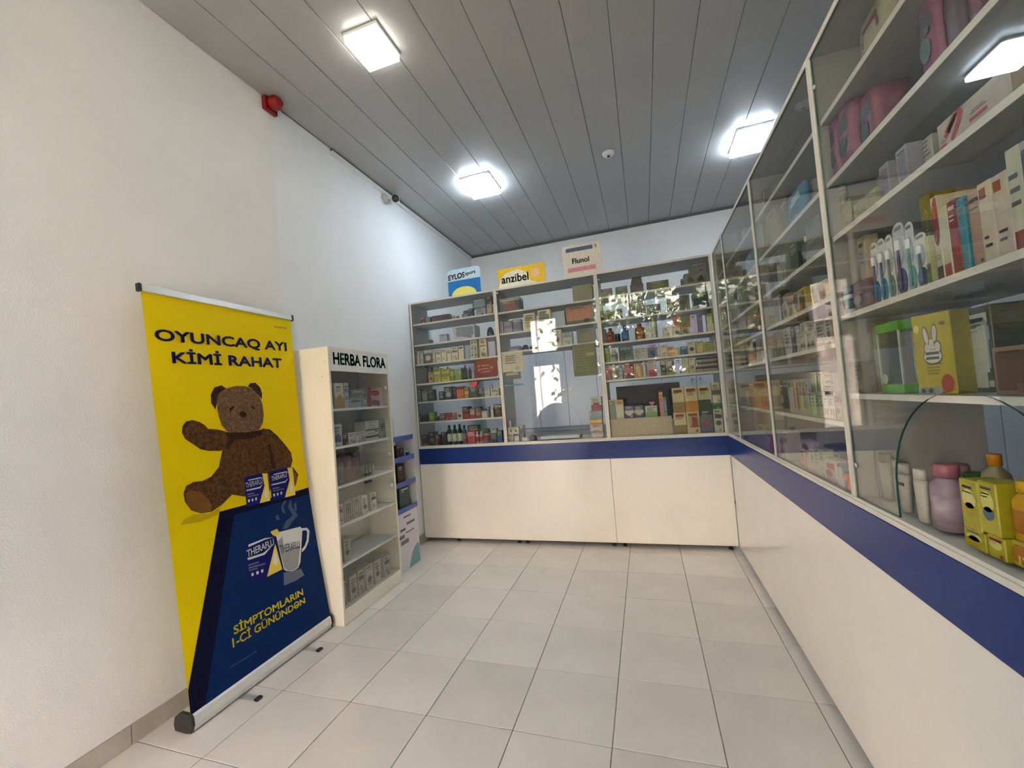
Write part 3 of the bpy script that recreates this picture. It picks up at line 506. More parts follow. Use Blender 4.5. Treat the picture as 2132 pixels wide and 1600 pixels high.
  ('box',.1412,.03,1.2003,.0742,.0594,.1226,'tall dark red carton on sixth shelf of left back bay','goods on sixth shelf of left back bay','#3c1c18 #7c3028','bL',66),
  ('box',.2055,.03,1.2003,.0467,.0374,.0969,'white carton with red base on sixth shelf of left back bay','goods on sixth shelf of left back bay','#9a8488 #6c2c28','L',67),
  ('box',.2677,.03,1.2003,.0683,.0546,.1103,'dark red carton on sixth shelf of left back bay','goods on sixth shelf of left back bay','#4c2018 #8c6454','C',68),
  ('box',.3328,.03,1.2003,.0541,.0433,.0883,'white carton with black top on sixth shelf of left back bay','goods on sixth shelf of left back bay','#a4a298 #2c2c30','T',69),
  ('box',.378,.03,1.2003,.0283,.035,.1062,'purple carton on sixth shelf of left back bay','goods on sixth shelf of left back bay','#443c5c #8c88a0','S',70),
  ('box',.412,.03,1.2003,.0312,.035,.0969,'thin white carton on sixth shelf of left back bay','goods on sixth shelf of left back bay','#a4a498','',71),
  ('box',.4665,.03,1.2003,.0648,.0518,.1209,'dark olive carton beside the divider on sixth shelf of left back bay','goods on sixth shelf of left back bay','#26281a #48483a','C',72),
  ('box',-.3374,.03,.9553,.0712,.057,.1068,'dark brown carton with gold lines on bottom board of left back bay','goods on bottom board of left back bay','#2e241c #6c5a34 #7a6838','Wl',73),
  ('box',-.2554,.03,.9553,.0801,.0641,.1352,'black carton on bottom board of left back bay','goods on bottom board of left back bay','#22222a #5c5c60','C',74),
  ('box',-.1839,.03,.9553,.055,.044,.1062,'brown and orange carton on bottom board of left back bay','goods on bottom board of left back bay','#43281e #8c5434','S',75),
  ('box',-.1222,.03,.9553,.0565,.0474,.1284,'dark blue carton on bottom board of left back bay','goods on bottom board of left back bay','#202c3c #4c5c6c','w',76),
  ('bot',-.0675,.03,.9553,.0506,.0506,.1934,'green bottle with white label, first from left, bottom board of left back bay','goods like the green bottle with white label on bottom board of left back bay','#0c3818 #0c2814 #a0a898','',77),
  ('bot',-.0067,.03,.9553,.0474,.0474,.1936,'green bottle with white label, second from left, bottom board of left back bay','goods like the green bottle with white label on bottom board of left back bay','#0e3a1a #0c2814 #98a090','',78),
  ('bot',.0496,.03,.9553,.0443,.0443,.1976,'green bottle with white label, third from left, bottom board of left back bay','goods like the green bottle with white label on bottom board of left back bay','#0a3416 #0c2612 #a8aea0','',79),
  ('bot',.1,.03,.9553,.0413,.0413,.1842,'green bottle with white label, fourth from left, bottom board of left back bay','goods like the green bottle with white label on bottom board of left back bay','#0c3818 #0c2814 #7c8474','',80),
  ('box',.1224,.005,.9553,.0317,.024,.0831,'small red carton on bottom board of left back bay','goods on bottom board of left back bay','#6a2424','',81),
  ('box',.1792,.03,.9553,.0795,.0675,.1238,'red carton with pale lines on bottom board of left back bay','goods on bottom board of left back bay','#8c3438 #b47470','bW',82),
  ('box',.1369,.17,.9553,.1111,.0889,.1713,'grey carton at the back on bottom board of left back bay','goods on bottom board of left back bay','#50524e #77787a','b',83),
  ('bot',.2365,.03,.9553,.0327,.0327,.117,'white and red bottle, first from left, bottom board of left back bay','goods like the white and red bottle on bottom board of left back bay','#a49890 #b0b0a8 #8c2c34','',84),
  ('bot',.2776,.03,.9553,.0352,.0352,.1148,'white and red bottle, second from left, bottom board of left back bay','goods like the white and red bottle on bottom board of left back bay','#a49890 #b0b0a8 #8c2c34','',85),
  ('jar',.3315,.03,.9553,.07,.07,.1361,'green and white jar on bottom board of left back bay','goods on bottom board of left back bay','#8c8c80 #3c5c34 #7c3c34','',86),
  ('box',.4149,.03,.9553,.0562,.045,.0908,'navy carton on bottom board of left back bay','goods on bottom board of left back bay','#1c2844 #3c4c6c','B',87),
  ('box',.4744,.03,.9553,.0513,.0411,.1155,'deep blue carton on bottom board of left back bay','goods on bottom board of left back bay','#1c405c #3c6c84','w',88),
  ('box',.4175,.03,1.0464,.0563,.045,.0449,'white and green carton on the navy carton on bottom board of left back bay','goods on bottom board of left back bay','#8c9c84 #4c7444','b',89),
  ('box',.6779,.03,2.2003,.1998,.13,.1292,'large green carton with white top and red spot on top shelf of middle back bay','goods on top shelf of middle back bay','#2c4034 #7c7c6c #6c2c2c','TC',90),
  ('box',1.3735,.03,2.2003,.1775,.14,.1443,'plain olive carton on top shelf of middle back bay','goods on top shelf of middle back bay','#7e7e66','',91),
  ('box',.5782,.03,1.9953,.0325,.035,.1182,'thin grey carton on second shelf of middle back bay','goods on second shelf of middle back bay','#6a6a74','',92),
  ('box',.6421,.03,1.9953,.0879,.0703,.1165,'navy and white carton on second shelf of middle back bay','goods on second shelf of middle back bay','#2e2c48 #66687c','LbW',93),
  ('box',.7329,.03,1.9953,.0831,.0665,.1217,'navy and grey carton on second shelf of middle back bay','goods on second shelf of middle back bay','#34344c #70748c','TlW',94),
  ('box',.8575,.03,1.9953,.1107,.0885,.1608,'cream carton on second shelf of middle back bay','goods on second shelf of middle back bay','#bcb898 #a8a478','PwW',95),
  ('box',1.003,.03,1.9953,.1184,.0947,.1745,'cream and grey carton on second shelf of middle back bay','goods on second shelf of middle back bay','#b6b294 #8c8c74 #5c5c50','bWX',96),
  ('box',1.1399,.03,1.9953,.1125,.09,.1397,'plain pale blue carton on second shelf of middle back bay','goods on second shelf of middle back bay','#93a1aa','',97),
  ('box',1.3302,.03,1.9953,.2486,.13,.1624,'large brown carton with a pink picture on second shelf of middle back bay','goods on second shelf of middle back bay','#84643c #9c6c54 #4c5c30','Pl',98),
  ('dev',.6856,.03,1.8153,.1181,.1181,.0499,'grey glucose meter on third shelf of middle back bay','goods on third shelf of middle back bay','#5a626a #88909a','',99),
  ('dome',.7914,.03,1.8153,.0665,.0665,.0522,'black round device, first from left, third shelf of middle back bay','goods like the black round device on third shelf of middle back bay','#1a1c1a','',100),
  ('dome',.8656,.03,1.8153,.0729,.0729,.0436,'black round device, second from left, third shelf of middle back bay','goods like the black round device on third shelf of middle back bay','#22241f','',101),
  ('box',.9765,.03,1.8153,.1044,.0835,.0701,'white carton with two dark meters on third shelf of middle back bay','goods on third shelf of middle back bay','#8a9284 #262c28','D',102),
  ('box',1.0941,.03,1.8153,.1137,.091,.1521,'tall white carton with a dark monitor on third shelf of middle back bay','goods on third shelf of middle back bay','#9c9a8a #4c5450 #3c4440','C',103),
  ('box',1.2018,.03,1.8153,.0925,.074,.1181,'pale grey carton on third shelf of middle back bay','goods on third shelf of middle back bay','#9aa294 #6c746c','bw',104),
  ('box',1.3724,.03,1.8153,.1645,.1,.1323,'grey carton with a dark picture on third shelf of middle back bay','goods on third shelf of middle back bay','#6a665e #4a443c #6c6838','C',105),
  ('box',.5881,.03,.9553,.0523,.0418,.0709,'small grey carton on bottom board of middle back bay','goods on bottom board of middle back bay','#7c7874','bw',106),
  ('box',.6418,.03,.9553,.0477,.0381,.0539,'small white carton on bottom board of middle back bay','goods on bottom board of middle back bay','#a09c92','w',107),
  ('box',.6161,.03,1.0265,.1081,.0418,.0667,'cream carton with two dark eyes on small cartons on bottom board of middle back bay','goods on bottom board of middle back bay','#a49e8c #4c483c','E',108),
  ('jar',.7153,.03,.9553,.0589,.0589,.0358,'white pot on bottom board of middle back bay','goods on bottom board of middle back bay','#a8ac9c #b0b4a4','',109),
  ('dome',.7945,.03,.9553,.0777,.0777,.0517,'black shallow dish on bottom board of middle back bay','goods on bottom board of middle back bay','#1c1c22','',110),
  ('bot',.5882,.03,1.0935,.0229,.0229,.0697,'slim white vial on bottom board of middle back bay','goods on bottom board of middle back bay','#a0a094 #8c8c84','',111),
  ('tube',.6849,.15,.9553,.021,.021,.1468,'dark slim tube on bottom board of middle back bay','goods on bottom board of middle back bay','#3a343c #4c444c','',112),
  ('bag',1.4004,.03,.9553,.1136,.1,.0496,'white pink soft pack under a stack on bottom board of middle back bay','goods on bottom board of middle back bay','#b8aca2 #a08c8c #8c8078','A',113),
  ('bag',1.3971,.03,1.0052,.1206,.1,.0803,'white soft pack second from the counter on bottom board of middle back bay','goods on bottom board of middle back bay','#b4a8a0 #8c8080 #84787a','A',114),
  ('box',1.3964,.03,1.0858,.109,.1,.0391,'yellow pack in the middle of a stack on bottom board of middle back bay','goods on bottom board of middle back bay','#b08c20 #c8b060','B',115),
  ('box',1.4005,.03,1.1252,.1101,.1,.0704,'white and blue pack on bottom board of middle back bay','goods on bottom board of middle back bay','#8c9c9c #5c7c84','LW',116),
  ('box',1.4131,.03,1.1959,.0952,.1,.1253,'white pack with red picture topmost in a stack on bottom board of middle back bay','goods on bottom board of middle back bay','#9c9c96 #702028','LCW',117),
  ('slab',1.044,.1,.9553,.3752,.16,.0299,'white papers on the counter on bottom board of middle back bay','goods on bottom board of middle back bay','#a8b0b8','',118),
  ('box',1.584,.03,2.2053,.1015,.0812,.0711,'dark grey carton, first from left, top shelf of right back bay','goods like the dark grey carton on top shelf of right back bay','#565a54','',119),
  ('box',1.7158,.03,2.2053,.1004,.0803,.0712,'dark grey carton, second from left, top shelf of right back bay','goods like the dark grey carton on top shelf of right back bay','#5a5e5a','',120),
  ('dev',1.8462,.03,2.2053,.1108,.1108,.141,'black inhaler device on top shelf of right back bay','goods on top shelf of right back bay','#2c2e30 #3c3044','',121),
  ('box',2.019,.03,2.2053,.1791,.1,.0714,'long olive green carton on top shelf of right back bay','goods on top shelf of right back bay','#4a4c30 #5c6428','C',122),
  ('box',2.216,.03,2.2053,.0226,.035,.0557,'small grey carton on top shelf of right back bay','goods on top shelf of right back bay','#50544e','',123),
  ('box',2.3206,.03,2.2053,.1744,.1,.0961,'grey carton with dark pictures on top shelf of right back bay','goods on top shelf of right back bay','#6e7062 #3c4038','DE',124),
  ('box',2.3455,.03,2.3017,.1306,.1,.0745,'grey carton topmost beside the corner on top shelf of right back bay','goods on top shelf of right back bay','#646656 #484a3c','b',125),
  ('box',1.6136,.03,1.9953,.1832,.1,.0864,'grey carton with a green plant on second shelf of right back bay','goods on second shelf of right back bay','#4c5048 #5c7428','C',126),
  ('box',1.8318,.03,1.9953,.1464,.13,.1318,'large grey carton on second shelf of right back bay','goods on second shelf of right back bay','#5e6058 #6e706a','b',127),
  ('box',1.9696,.03,1.9953,.1133,.0907,.0854,'grey carton on second shelf of right back bay','goods on second shelf of right back bay','#565850 #66685e','w',128),
  ('box',2.1716,.03,1.9953,.1761,.1,.1287,'brown grey carton on second shelf of right back bay','goods on second shelf of right back bay','#56524a #4a3c34','B',129),
  ('box',2.3441,.03,1.9953,.1197,.0957,.1319,'dark teal carton on second shelf of right back bay','goods on second shelf of right back bay','#20403c #305a54','w',130),
  ('box',2.3623,.03,2.1275,.0946,.0757,.0575,'green and grey carton on the teal carton on second shelf of right back bay','goods on second shelf of right back bay','#4a6456 #8a9488','T',131),
  ('box',1.5407,.03,1.7903,.0263,.035,.125,'thin dark red carton on third shelf of right back bay','goods on third shelf of right back bay','#3a2420','',132),
  ('bot',1.5871,.03,1.7903,.065,.065,.1329,'amber bottle, first from left, third shelf of right back bay','goods like the amber bottle on third shelf of right back bay','#7c3c18 #6c3418 #6c2c14','',133),
  ('jar',1.6472,.03,1.7903,.0502,.0502,.0733,'navy jar on third shelf of right back bay','goods on third shelf of right back bay','#26263c #34344a','',134),
  ('bot',1.7127,.03,1.7903,.0644,.0644,.1488,'blue bottle on third shelf of right back bay','goods on third shelf of right back bay','#1a446e #1c4c7c #2c5a84','',135),
  ('bot',1.8385,.03,1.7903,.0823,.0823,.1452,'amber bottle, second from left, third shelf of right back bay','goods like the amber bottle on third shelf of right back bay','#8c4c18 #8a4a28 #8c5c20','',136),
  ('bot',1.9065,.03,1.7903,.048,.048,.1419,'white bottle, first from left, third shelf of right back bay','goods like the white bottle on third shelf of right back bay','#c4c4ac #c8c8b8 #b4b49c','',137),
  ('bot',1.9571,.03,1.7903,.0457,.0457,.1762,'white bottle, second from left, third shelf of right back bay','goods like the white bottle on third shelf of right back bay','#bcbca4 #c0c0b0 #acac94','',138),
  ('box',2.0688,.03,1.7903,.0801,.0641,.0789,'white carton on third shelf of right back bay','goods on third shelf of right back bay','#b4a89c #948878','w',139),
  ('box',2.1395,.03,1.7903,.0549,.0439,.0645,'white carton under an orange one, first from left, third shelf of right back bay','goods like the white carton under an orange one on third shelf of right back bay','#a29a84 #4c4a40','C',140),
  ('box',2.2038,.03,1.7903,.0656,.0525,.0628,'white carton under an orange one, second from left, third shelf of right back bay','goods like the white carton under an orange one on third shelf of right back bay','#9c947c #5c5a50','CW',141),
  ('box',2.1797,.03,1.8551,.1338,.0439,.1041,'orange and green carton on third shelf of right back bay','goods on third shelf of right back bay','#8c5a34 #7c3a24 #5c6c34','TX',142),
  ('box',2.2754,.03,1.7903,.0522,.0418,.1572,'lavender carton on third shelf of right back bay','goods on third shelf of right back bay','#a6a4c0 #9a98b8','',143),
  ('box',2.3229,.03,1.7903,.0374,.035,.1639,'purple carton on third shelf of right back bay','goods on third shelf of right back bay','#6c5c7c #8c7c98','b',144),
  ('box',2.3974,.03,1.7903,.0531,.0425,.1583,'green and white carton on third shelf of right back bay','goods on third shelf of right back bay','#5e7030 #a4a48c','LX',145),
  ('box',1.5449,.03,1.6203,.0458,.0366,.1289,'lime carton on fourth shelf of right back bay','goods on fourth shelf of right back bay','#66760c #809024','b',146),
  ('bot',1.6041,.03,1.6203,.0608,.0608,.1096,'white bottle on fourth shelf of right back bay','goods on fourth shelf of right back bay','#a8a498 #b4b0a4 #8c887c','',147),
  ('box',1.7067,.03,1.6203,.1213,.0971,.1216,'dark grey carton on fourth shelf of right back bay','goods on fourth shelf of right back bay','#3a4646 #50605e','VB',148),
  ('box',1.8023,.03,1.6203,.046,.0368,.0964,'white carton, first from left, fourth shelf of right back bay','goods like the white carton on fourth shelf of right back bay','#948c84 #6c7454','bw',149),
  ('box',1.8562,.03,1.6203,.0521,.0417,.0961,'white carton, second from left, fourth shelf of right back bay','goods like the white carton on fourth shelf of right back bay','#a09c8c #7c8464','b',150),
  ('box',1.9284,.03,1.6203,.0826,.0661,.1193,'lavender carton with a dark bottle on fourth shelf of right back bay','goods on fourth shelf of right back bay','#6a6484 #b0a4b8 #2c3c50','TC',151),
  ('box',2.0199,.03,1.6203,.0618,.0494,.1031,'pale pink carton on fourth shelf of right back bay','goods on fourth shelf of right back bay','#a4988c #84786c','w',152),
  ('box',2.0775,.03,1.6203,.047,.0376,.0796,'orange carton on fourth shelf of right back bay','goods on fourth shelf of right back bay','#a07450 #b89468','B',153),
  ('box',2.1258,.03,1.6203,.0435,.035,.0657,'cream carton on fourth shelf of right back bay','goods on fourth shelf of right back bay','#98966c #a4a07c','w',154),
  ('box',2.1786,.03,1.6203,.0544,.0436,.071,'blue carton on fourth shelf of right back bay','goods on fourth shelf of right back bay','#1e4470 #2c5c8c','w',155),
  ('box',2.2399,.03,1.6203,.0579,.0464,.1029,'white carton with black drop on fourth shelf of right back bay','goods on fourth shelf of right back bay','#a4a090 #3a3830','C',156),
  ('box',2.2999,.03,1.6203,.0573,.0459,.0986,'gold carton on fourth shelf of right back bay','goods on fourth shelf of right back bay','#78743c #a49c68','P',157),
  ('box',2.378,.03,1.6203,.0919,.0735,.0918,'white carton with green print on fourth shelf of right back bay','goods on fourth shelf of right back bay','#a0a084 #788454','CX',158),
  ('box',1.5432,.03,1.4603,.0423,.035,.1324,'pink and white carton on fifth shelf of right back bay','goods on fifth shelf of right back bay','#8a5c54 #a89488','T',159),
  ('bot',1.5922,.03,1.4603,.0534,.0534,.1397,'white bottle, first from left, fifth shelf of right back bay','goods like the white bottle on fifth shelf of right back bay','#b8b0a0 #c0b8a8 #a89c8c','',160),
  ('bot',1.6481,.03,1.4603,.0535,.0535,.1397,'grey white bottle on fifth shelf of right back bay','goods on fifth shelf of right back bay','#9c9c98 #a4a49c #888c8c','',161),
  ('box',1.721,.03,1.4603,.0809,.0648,.1397,'dark red carton on fifth shelf of right back bay','goods on fifth shelf of right back bay','#4c2420 #9c5c58','X',162),
  ('box',1.7952,.03,1.4603,.0613,.0491,.1239,'gold carton on fifth shelf of right back bay','goods on fifth shelf of right back bay','#8c7440 #a89468','X',163),
  ('bot',1.8503,.03,1.4603,.0423,.0423,.1397,'white bottle, second from left, fifth shelf of right back bay','goods like the white bottle on fifth shelf of right back bay','#a8a098 #b0a8a0','',164),
  ('box',1.9131,.03,1.4603,.0687,.055,.1397,'white carton with pink red base on fifth shelf of right back bay','goods on fifth shelf of right back bay','#8c8480 #8c3438','Lw',165),
  ('box',2.0065,.03,1.4603,.0497,.0397,.132,'olive green carton, first from left, fifth shelf of right back bay','goods like the olive green carton on fifth shelf of right back bay','#383c18 #5c642c','Cl',166),
  ('box',2.0632,.03,1.4603,.0544,.0435,.1317,'olive green carton, second from left, fifth shelf of right back bay','goods like the olive green carton on fifth shelf of right back bay','#3c4018 #6c7438','Cl',167),
  ('box',2.1252,.03,1.4603,.0621,.0497,.1326,'pale blue carton on fifth shelf of right back bay','goods on fifth shelf of right back bay','#a4b0cc','',168),
  ('box',2.1817,.03,1.4603,.0441,.0353,.1294,'white carton, first from left, fifth shelf of right back bay','goods like the white carton on fifth shelf of right back bay','#a4a28c #8c8c74','bw',169),
  ('box',2.2311,.03,1.4603,.0478,.0382,.1287,'white carton, second from left, fifth shelf of right back bay','goods like the white carton on fifth shelf of right back bay','#a6a48c #6c7454','Cw',170),
  ('slab',2.3408,.03,1.4603,.1664,.1,.0275,'flat black and white pack, lowest of its pile on fifth shelf of right back bay','goods on fifth shelf of right back bay','#8a867c','',171),
  ('slab',2.3418,.03,1.4881,.1643,.1,.0188,'flat black and white pack, second of its pile on fifth shelf of right back bay','goods on fifth shelf of right back bay','#3a3630','',172),
  ('slab',2.3427,.03,1.5072,.1627,.1,.0188,'flat black and white pack, third of its pile on fifth shelf of right back bay','goods on fifth shelf of right back bay','#8a867c','',173),
  ('slab',2.3435,.03,1.5263,.161,.1,.0188,'flat black and white pack, fourth of its pile on fifth shelf of right back bay','goods on fifth shelf of right back bay','#3a3630','',174),
  ('slab',2.3444,.03,1.5455,.1593,.1,.0188,'flat black and white pack, fifth of its pile on fifth shelf of right back bay','goods on fifth shelf of right back bay','#8a867c','',175),
  ('slab',2.3452,.03,1.5646,.1576,.1,.0188,'flat black and white pack, topmost of its pile on fifth shelf of right back bay','goods on fifth shelf of right back bay','#3a3630','',176),
  ('box',1.7777,.02,.9553,.5115,.05,.1585,'long plain cream box front on bottom board of right back bay','goods on bottom board of right back bay','#9a9078','',177),
  ('box',1.5486,.02,1.1141,.0533,.04,.1719,'white and green carton on the cream box on bottom board of right back bay','goods on bottom board of right back bay','#8c8c7c #5c6450','XL',178),
  ('box',1.6159,.02,1.1141,.0628,.04,.1667,'white carton with yellow top on bottom board of right back bay','goods on bottom board of right back bay','#a4a488 #a8803c','T',179),
  ('box',1.6915,.02,1.1141,.0758,.04,.1081,'navy and white carton, first from left, bottom board of right back bay','goods like the navy and white carton on bottom board of right back bay','#3a3660 #a49c90','BC',180),
  ('box',1.7724,.02,1.1141,.0765,.04,.1064,'navy and white carton, second from left, bottom board of right back bay','goods like the navy and white carton on bottom board of right back bay','#3c3862 #a49c90','BC',181),
  ('box',1.8734,.02,1.1141,.0982,.04,.0953,'white carton with green picture on bottom board of right back bay','goods on bottom board of right back bay','#98a088 #6a8c54','LW',182),
  ('heart',1.8845,.02,1.2097,.0429,.03,.0372,'small pink ball on the green picture carton on bottom board of right back bay','goods on bottom board of right back bay','#a04c5a','',183),
  ('box',1.9603,.02,1.1141,.0307,.04,.2086,'tall pink and orange carton on bottom board of right back bay','goods on bottom board of right back bay','#9c5c5c #b47c30','T',184),
  ('box',1.9888,.02,1.1141,.0247,.04,.1614,'tall teal carton on bottom board of right back bay','goods on bottom board of right back bay','#5c8484 #44606a','w',185),
  ('box',2.0967,.03,.9553,.0973,.0778,.1803,'white tea carton with olive base on bottom board of right back bay','goods on bottom board of right back bay','#a89c74 #6a5c1c #7c3c20','Lt',186),
  ('box',2.1988,.03,.9553,.0996,.0797,.182,'white tea carton with red label on bottom board of right back bay','goods on bottom board of right back bay','#a49a74 #8c845c #7c3420','tX',187),
  ('box',2.303,.03,.9553,.0988,.0791,.1926,'navy and grey tea carton on bottom board of right back bay','goods on bottom board of right back bay','#5c5c60 #26263c #7c3c54','TC',188),
  ('box',2.3905,.03,.9553,.0671,.0537,.1936,'white carton with a dark green emblem on bottom board of right back bay','goods on bottom board of right back bay','#9c9c88 #2c4434','Cb',189),
  ('box',2.1002,.03,1.1359,.0912,.073,.2102,'upper tea carton with olive base on bottom board of right back bay','goods on bottom board of right back bay','#aca078 #6c5c1c #7c3c20','Lt',190),
  ('box',2.2001,.03,1.1376,.1008,.0797,.2102,'upper tea carton with orange base on bottom board of right back bay','goods on bottom board of right back bay','#aca078 #946a14 #7c3420','Lt',191),
  ('box',2.3006,.03,1.1482,.0921,.0737,.1967,'upper tea carton with green base on bottom board of right back bay','goods on bottom board of right back bay','#a09c74 #263418 #7c3420','Lt',192),
  ('box',2.3859,.03,1.1492,.0763,.0537,.0479,'low green carton on bottom board of right back bay','goods on bottom board of right back bay','#0c5c34','',193),
  ('box',2.3924,.03,1.1974,.0621,.0497,.1715,'tall white carton with an olive label on bottom board of right back bay','goods on bottom board of right back bay','#9c9a80 #4c4c30','B',194),
  ('sheet',.6671,.0093,1.6209,.2103,.001,.1789,'cream paper notice behind the middle glass, left of the hatch','','#a8a088 #8a8470','W',195),
  ('sheet',.6545,.0093,1.5481,.1674,.001,.0668,'small dark label with two pale lines under the cream notice','','#343018 #98947c','tb',196),
  ('sheet',.6628,.0093,1.4851,.1898,.001,.0182,'teal tape strip below the dark label','','#4c7c84','',197),
  ('sheet',1.3483,.0093,1.5177,.2157,.001,.2869,'olive green poster with pale lines behind the middle glass','','#4c5410 #8a8c58','g',198),
 ]),
 (((2.45, 0.48, 0), -1.5707963267948966), [
  ('box',1.2995,.05,2.1953,.045,.036,.1331,'grey white carton on top shelf of middle side bay','goods on top shelf of middle side bay','#7c8078 #6c706a','w',199),
  ('bot',1.5747,.06,2.1953,.045,.045,.04,'white bottle, first from left, top shelf of middle side bay','goods like the white bottle on top shelf of middle side bay','#8c9490 #9ca4a0','',200),
  ('bot',1.6499,.06,2.1953,.045,.045,.0252,'white bottle, second from left, top shelf of middle side bay','goods like the white bottle on top shelf of middle side bay','#8c9490 #9ca4a0','',201),
  ('bot',1.7107,.06,2.1953,.045,.045,.0135,'white bottle, third from left, top shelf of middle side bay','goods like the white bottle on top shelf of middle side bay','#8c9490 #9ca4a0','',202),
  ('box',1.84,.06,2.1953,.0693,.0554,.0339,'yellow carton on top shelf of middle side bay','goods on top shelf of middle side bay','#7c7c34 #8c8c44','w',203),
  ('box',1.913,.06,2.1953,.0493,.0395,.015,'brown carton on top shelf of middle side bay','goods on top shelf of middle side bay','#54483a #7c7464','B',204),
  ('box',1.3191,.04,1.9853,.0841,.0673,.1866,'yellow beige carton on second shelf of middle side bay','goods on second shelf of middle side bay','#7a7440 #8a845c','DL',205),
  ('box',1.4305,.04,1.9853,.1197,.2,.1897,'large beige carton on second shelf of middle side bay','goods on second shelf of middle side bay','#7e785c #8c8868','',206),
  ('box',1.5427,.06,1.9853,.1027,.0822,.1836,'brown grey carton on second shelf of middle side bay','goods on second shelf of middle side bay','#6a624e #78705a','',207),
  ('bag',1.7759,.03,1.9853,.1789,.029,.1255,'blue and white soft pack on second shelf of middle side bay','goods on second shelf of middle side bay','#3c6c8c #9cb4bc #2c5474','AG',208),
  ('box',1.8411,.06,1.9853,.0842,.0674,.1171,'white carton on second shelf of middle side bay','goods on second shelf of middle side bay','#7c8078 #5c5c54','X',209),
  ('box',1.2995,.04,1.7903,.045,.036,.1688,'black and white carton on third shelf of middle side bay','goods on third shelf of middle side bay','#30302c #90928c','V',210),
  ('box',1.3778,.04,1.7903,.1097,.0889,.1715,'black carton with white top on third shelf of middle side bay','goods on third shelf of middle side bay','#262622 #84847c','T',211),
  ('box',1.4648,.04,1.7903,.062,.0541,.1736,'tall white carton with red mark on third shelf of middle side bay','goods on third shelf of middle side bay','#8c8a86 #6a2424','b',212),
  ('box',1.5263,.04,1.7903,.0585,.0572,.1747,'tall pale green carton on third shelf of middle side bay','goods on third shelf of middle side bay','#7c8474 #8c9484','w',213),
  ('box',1.6419,.05,1.7903,.0958,.0814,.1593,'dark green carton on third shelf of middle side bay','goods on third shelf of middle side bay','#2e4022 #3c5030','S',214),
  ('bot',1.5749,.06,1.7903,.0363,.0363,.1209,'dark bottle, first from left, third shelf of middle side bay','goods like the dark bottle on third shelf of middle side bay','#3c403c #b0b4b0','',215),
  ('bot',1.7106,.06,1.7903,.0391,.0391,.1464,'dark bottle, second from left, third shelf of middle side bay','goods like the dark bottle on third shelf of middle side bay','#3c403c #b0b4b0','',216),
  ('box',1.8441,.05,1.7903,.1544,.15,.055,'light grey carton lowest of three on third shelf of middle side bay','goods on third shelf of middle side bay','#6c6e60 #7c7e70','',217),
  ('box',1.853,.05,1.8456,.1448,.15,.0397,'dark grey carton middle of three on third shelf of middle side bay','goods on third shelf of middle side bay','#5a5a4e #666658','',218),
  ('box',1.8609,.05,1.8857,.1355,.15,.067,'light grey carton topmost of three on third shelf of middle side bay','goods on third shelf of middle side bay','#6a6a64 #74746e','',219),
  ('box',1.3368,.03,1.6203,.045,.036,.1244,'white carton on fourth shelf of middle side bay','goods on fourth shelf of middle side bay','#848074','w',220),
  ('box',1.2951,.03,1.6203,.0363,.035,.1236,'white carton with a dark spot on fourth shelf of middle side bay','goods on fourth shelf of middle side bay','#8c8a7c #4c4a40','Cw',221),
  ('box',1.4122,.03,1.6203,.0795,.0636,.131,'tall white carton on fourth shelf of middle side bay','goods on fourth shelf of middle side bay','#94908a #6c685e','XW',222),
  ('box',1.4782,.03,1.6203,.0302,.035,.1456,'black slim carton on fourth shelf of middle side bay','goods on fourth shelf of middle side bay','#2e2c24','',223),
  ('box',1.5269,.03,1.6203,.0649,.0538,.0815,'white carton with a dark print on fourth shelf of middle side bay','goods on fourth shelf of middle side bay','#9a978c #44443c','CW',224),
  ('box',1.5995,.03,1.6203,.0684,.0547,.0691,'beige carton on fourth shelf of middle side bay','goods on fourth shelf of middle side bay','#a0967e #6c4c34','TC',225),
  ('box',1.5439,.03,1.7021,.0662,.0529,.0329,'grey carton above the dark printed one on fourth shelf of middle side bay','goods on fourth shelf of middle side bay','#8a867c #6a5c50','b',226),
  ('box',1.6091,.03,1.6897,.0559,.0447,.0331,'pink carton on the beige carton on fourth shelf of middle side bay','goods on fourth shelf of middle side bay','#9c847c #8c4c40','T',227),
  ('box',1.6733,.03,1.6203,.0566,.0453,.0945,'cream carton on fourth shelf of middle side bay','goods on fourth shelf of middle side bay','#a09a80 #4c4030','CX',228),
  ('box',1.7444,.03,1.6203,.0693,.0554,.0961,'yellow carton on fourth shelf of middle side bay','goods on fourth shelf of middle side bay','#9c8c24 #5c4c18','EX',229),
  ('box',1.8118,.03,1.6203,.0542,.0433,.0881,'yellow green carton on fourth shelf of middle side bay','goods on fourth shelf of middle side bay','#96963c #a48c28','LX',230),
  ('box',1.8759,.03,1.6203,.0634,.0507,.0803,'cream carton with brown emblem, first from left, fourth shelf of middle side bay','goods like the cream carton with brown emblem on fourth shelf of middle side bay','#a89c84 #5c4434','CX',231),
  ('box',1.9446,.03,1.6203,.0623,.0498,.0759,'cream carton with brown emblem, second from left, fourth shelf of middle side bay','goods like the cream carton with brown emblem on fourth shelf of middle side bay','#a89c84 #6c4c3c','CX',232),
  ('box',1.3091,.03,1.4603,.0641,.0513,.0833,'green striped carton, first from left, fifth shelf of middle side bay','goods like the green striped carton on fifth shelf of middle side bay','#5c5c3c #84846a','V',233),
  ('box',1.4018,.03,1.4603,.1047,.0838,.0853,'green striped carton, second from left, fifth shelf of middle side bay','goods like the green striped carton on fifth shelf of middle side bay','#52543a #80826a','Vb',234),
  ('box',1.5152,.03,1.4603,.0939,.0751,.1245,'white carton, first from left, fifth shelf of middle side bay','goods like the white carton on fifth shelf of middle side bay','#96948a #7c7c74','CW',235),
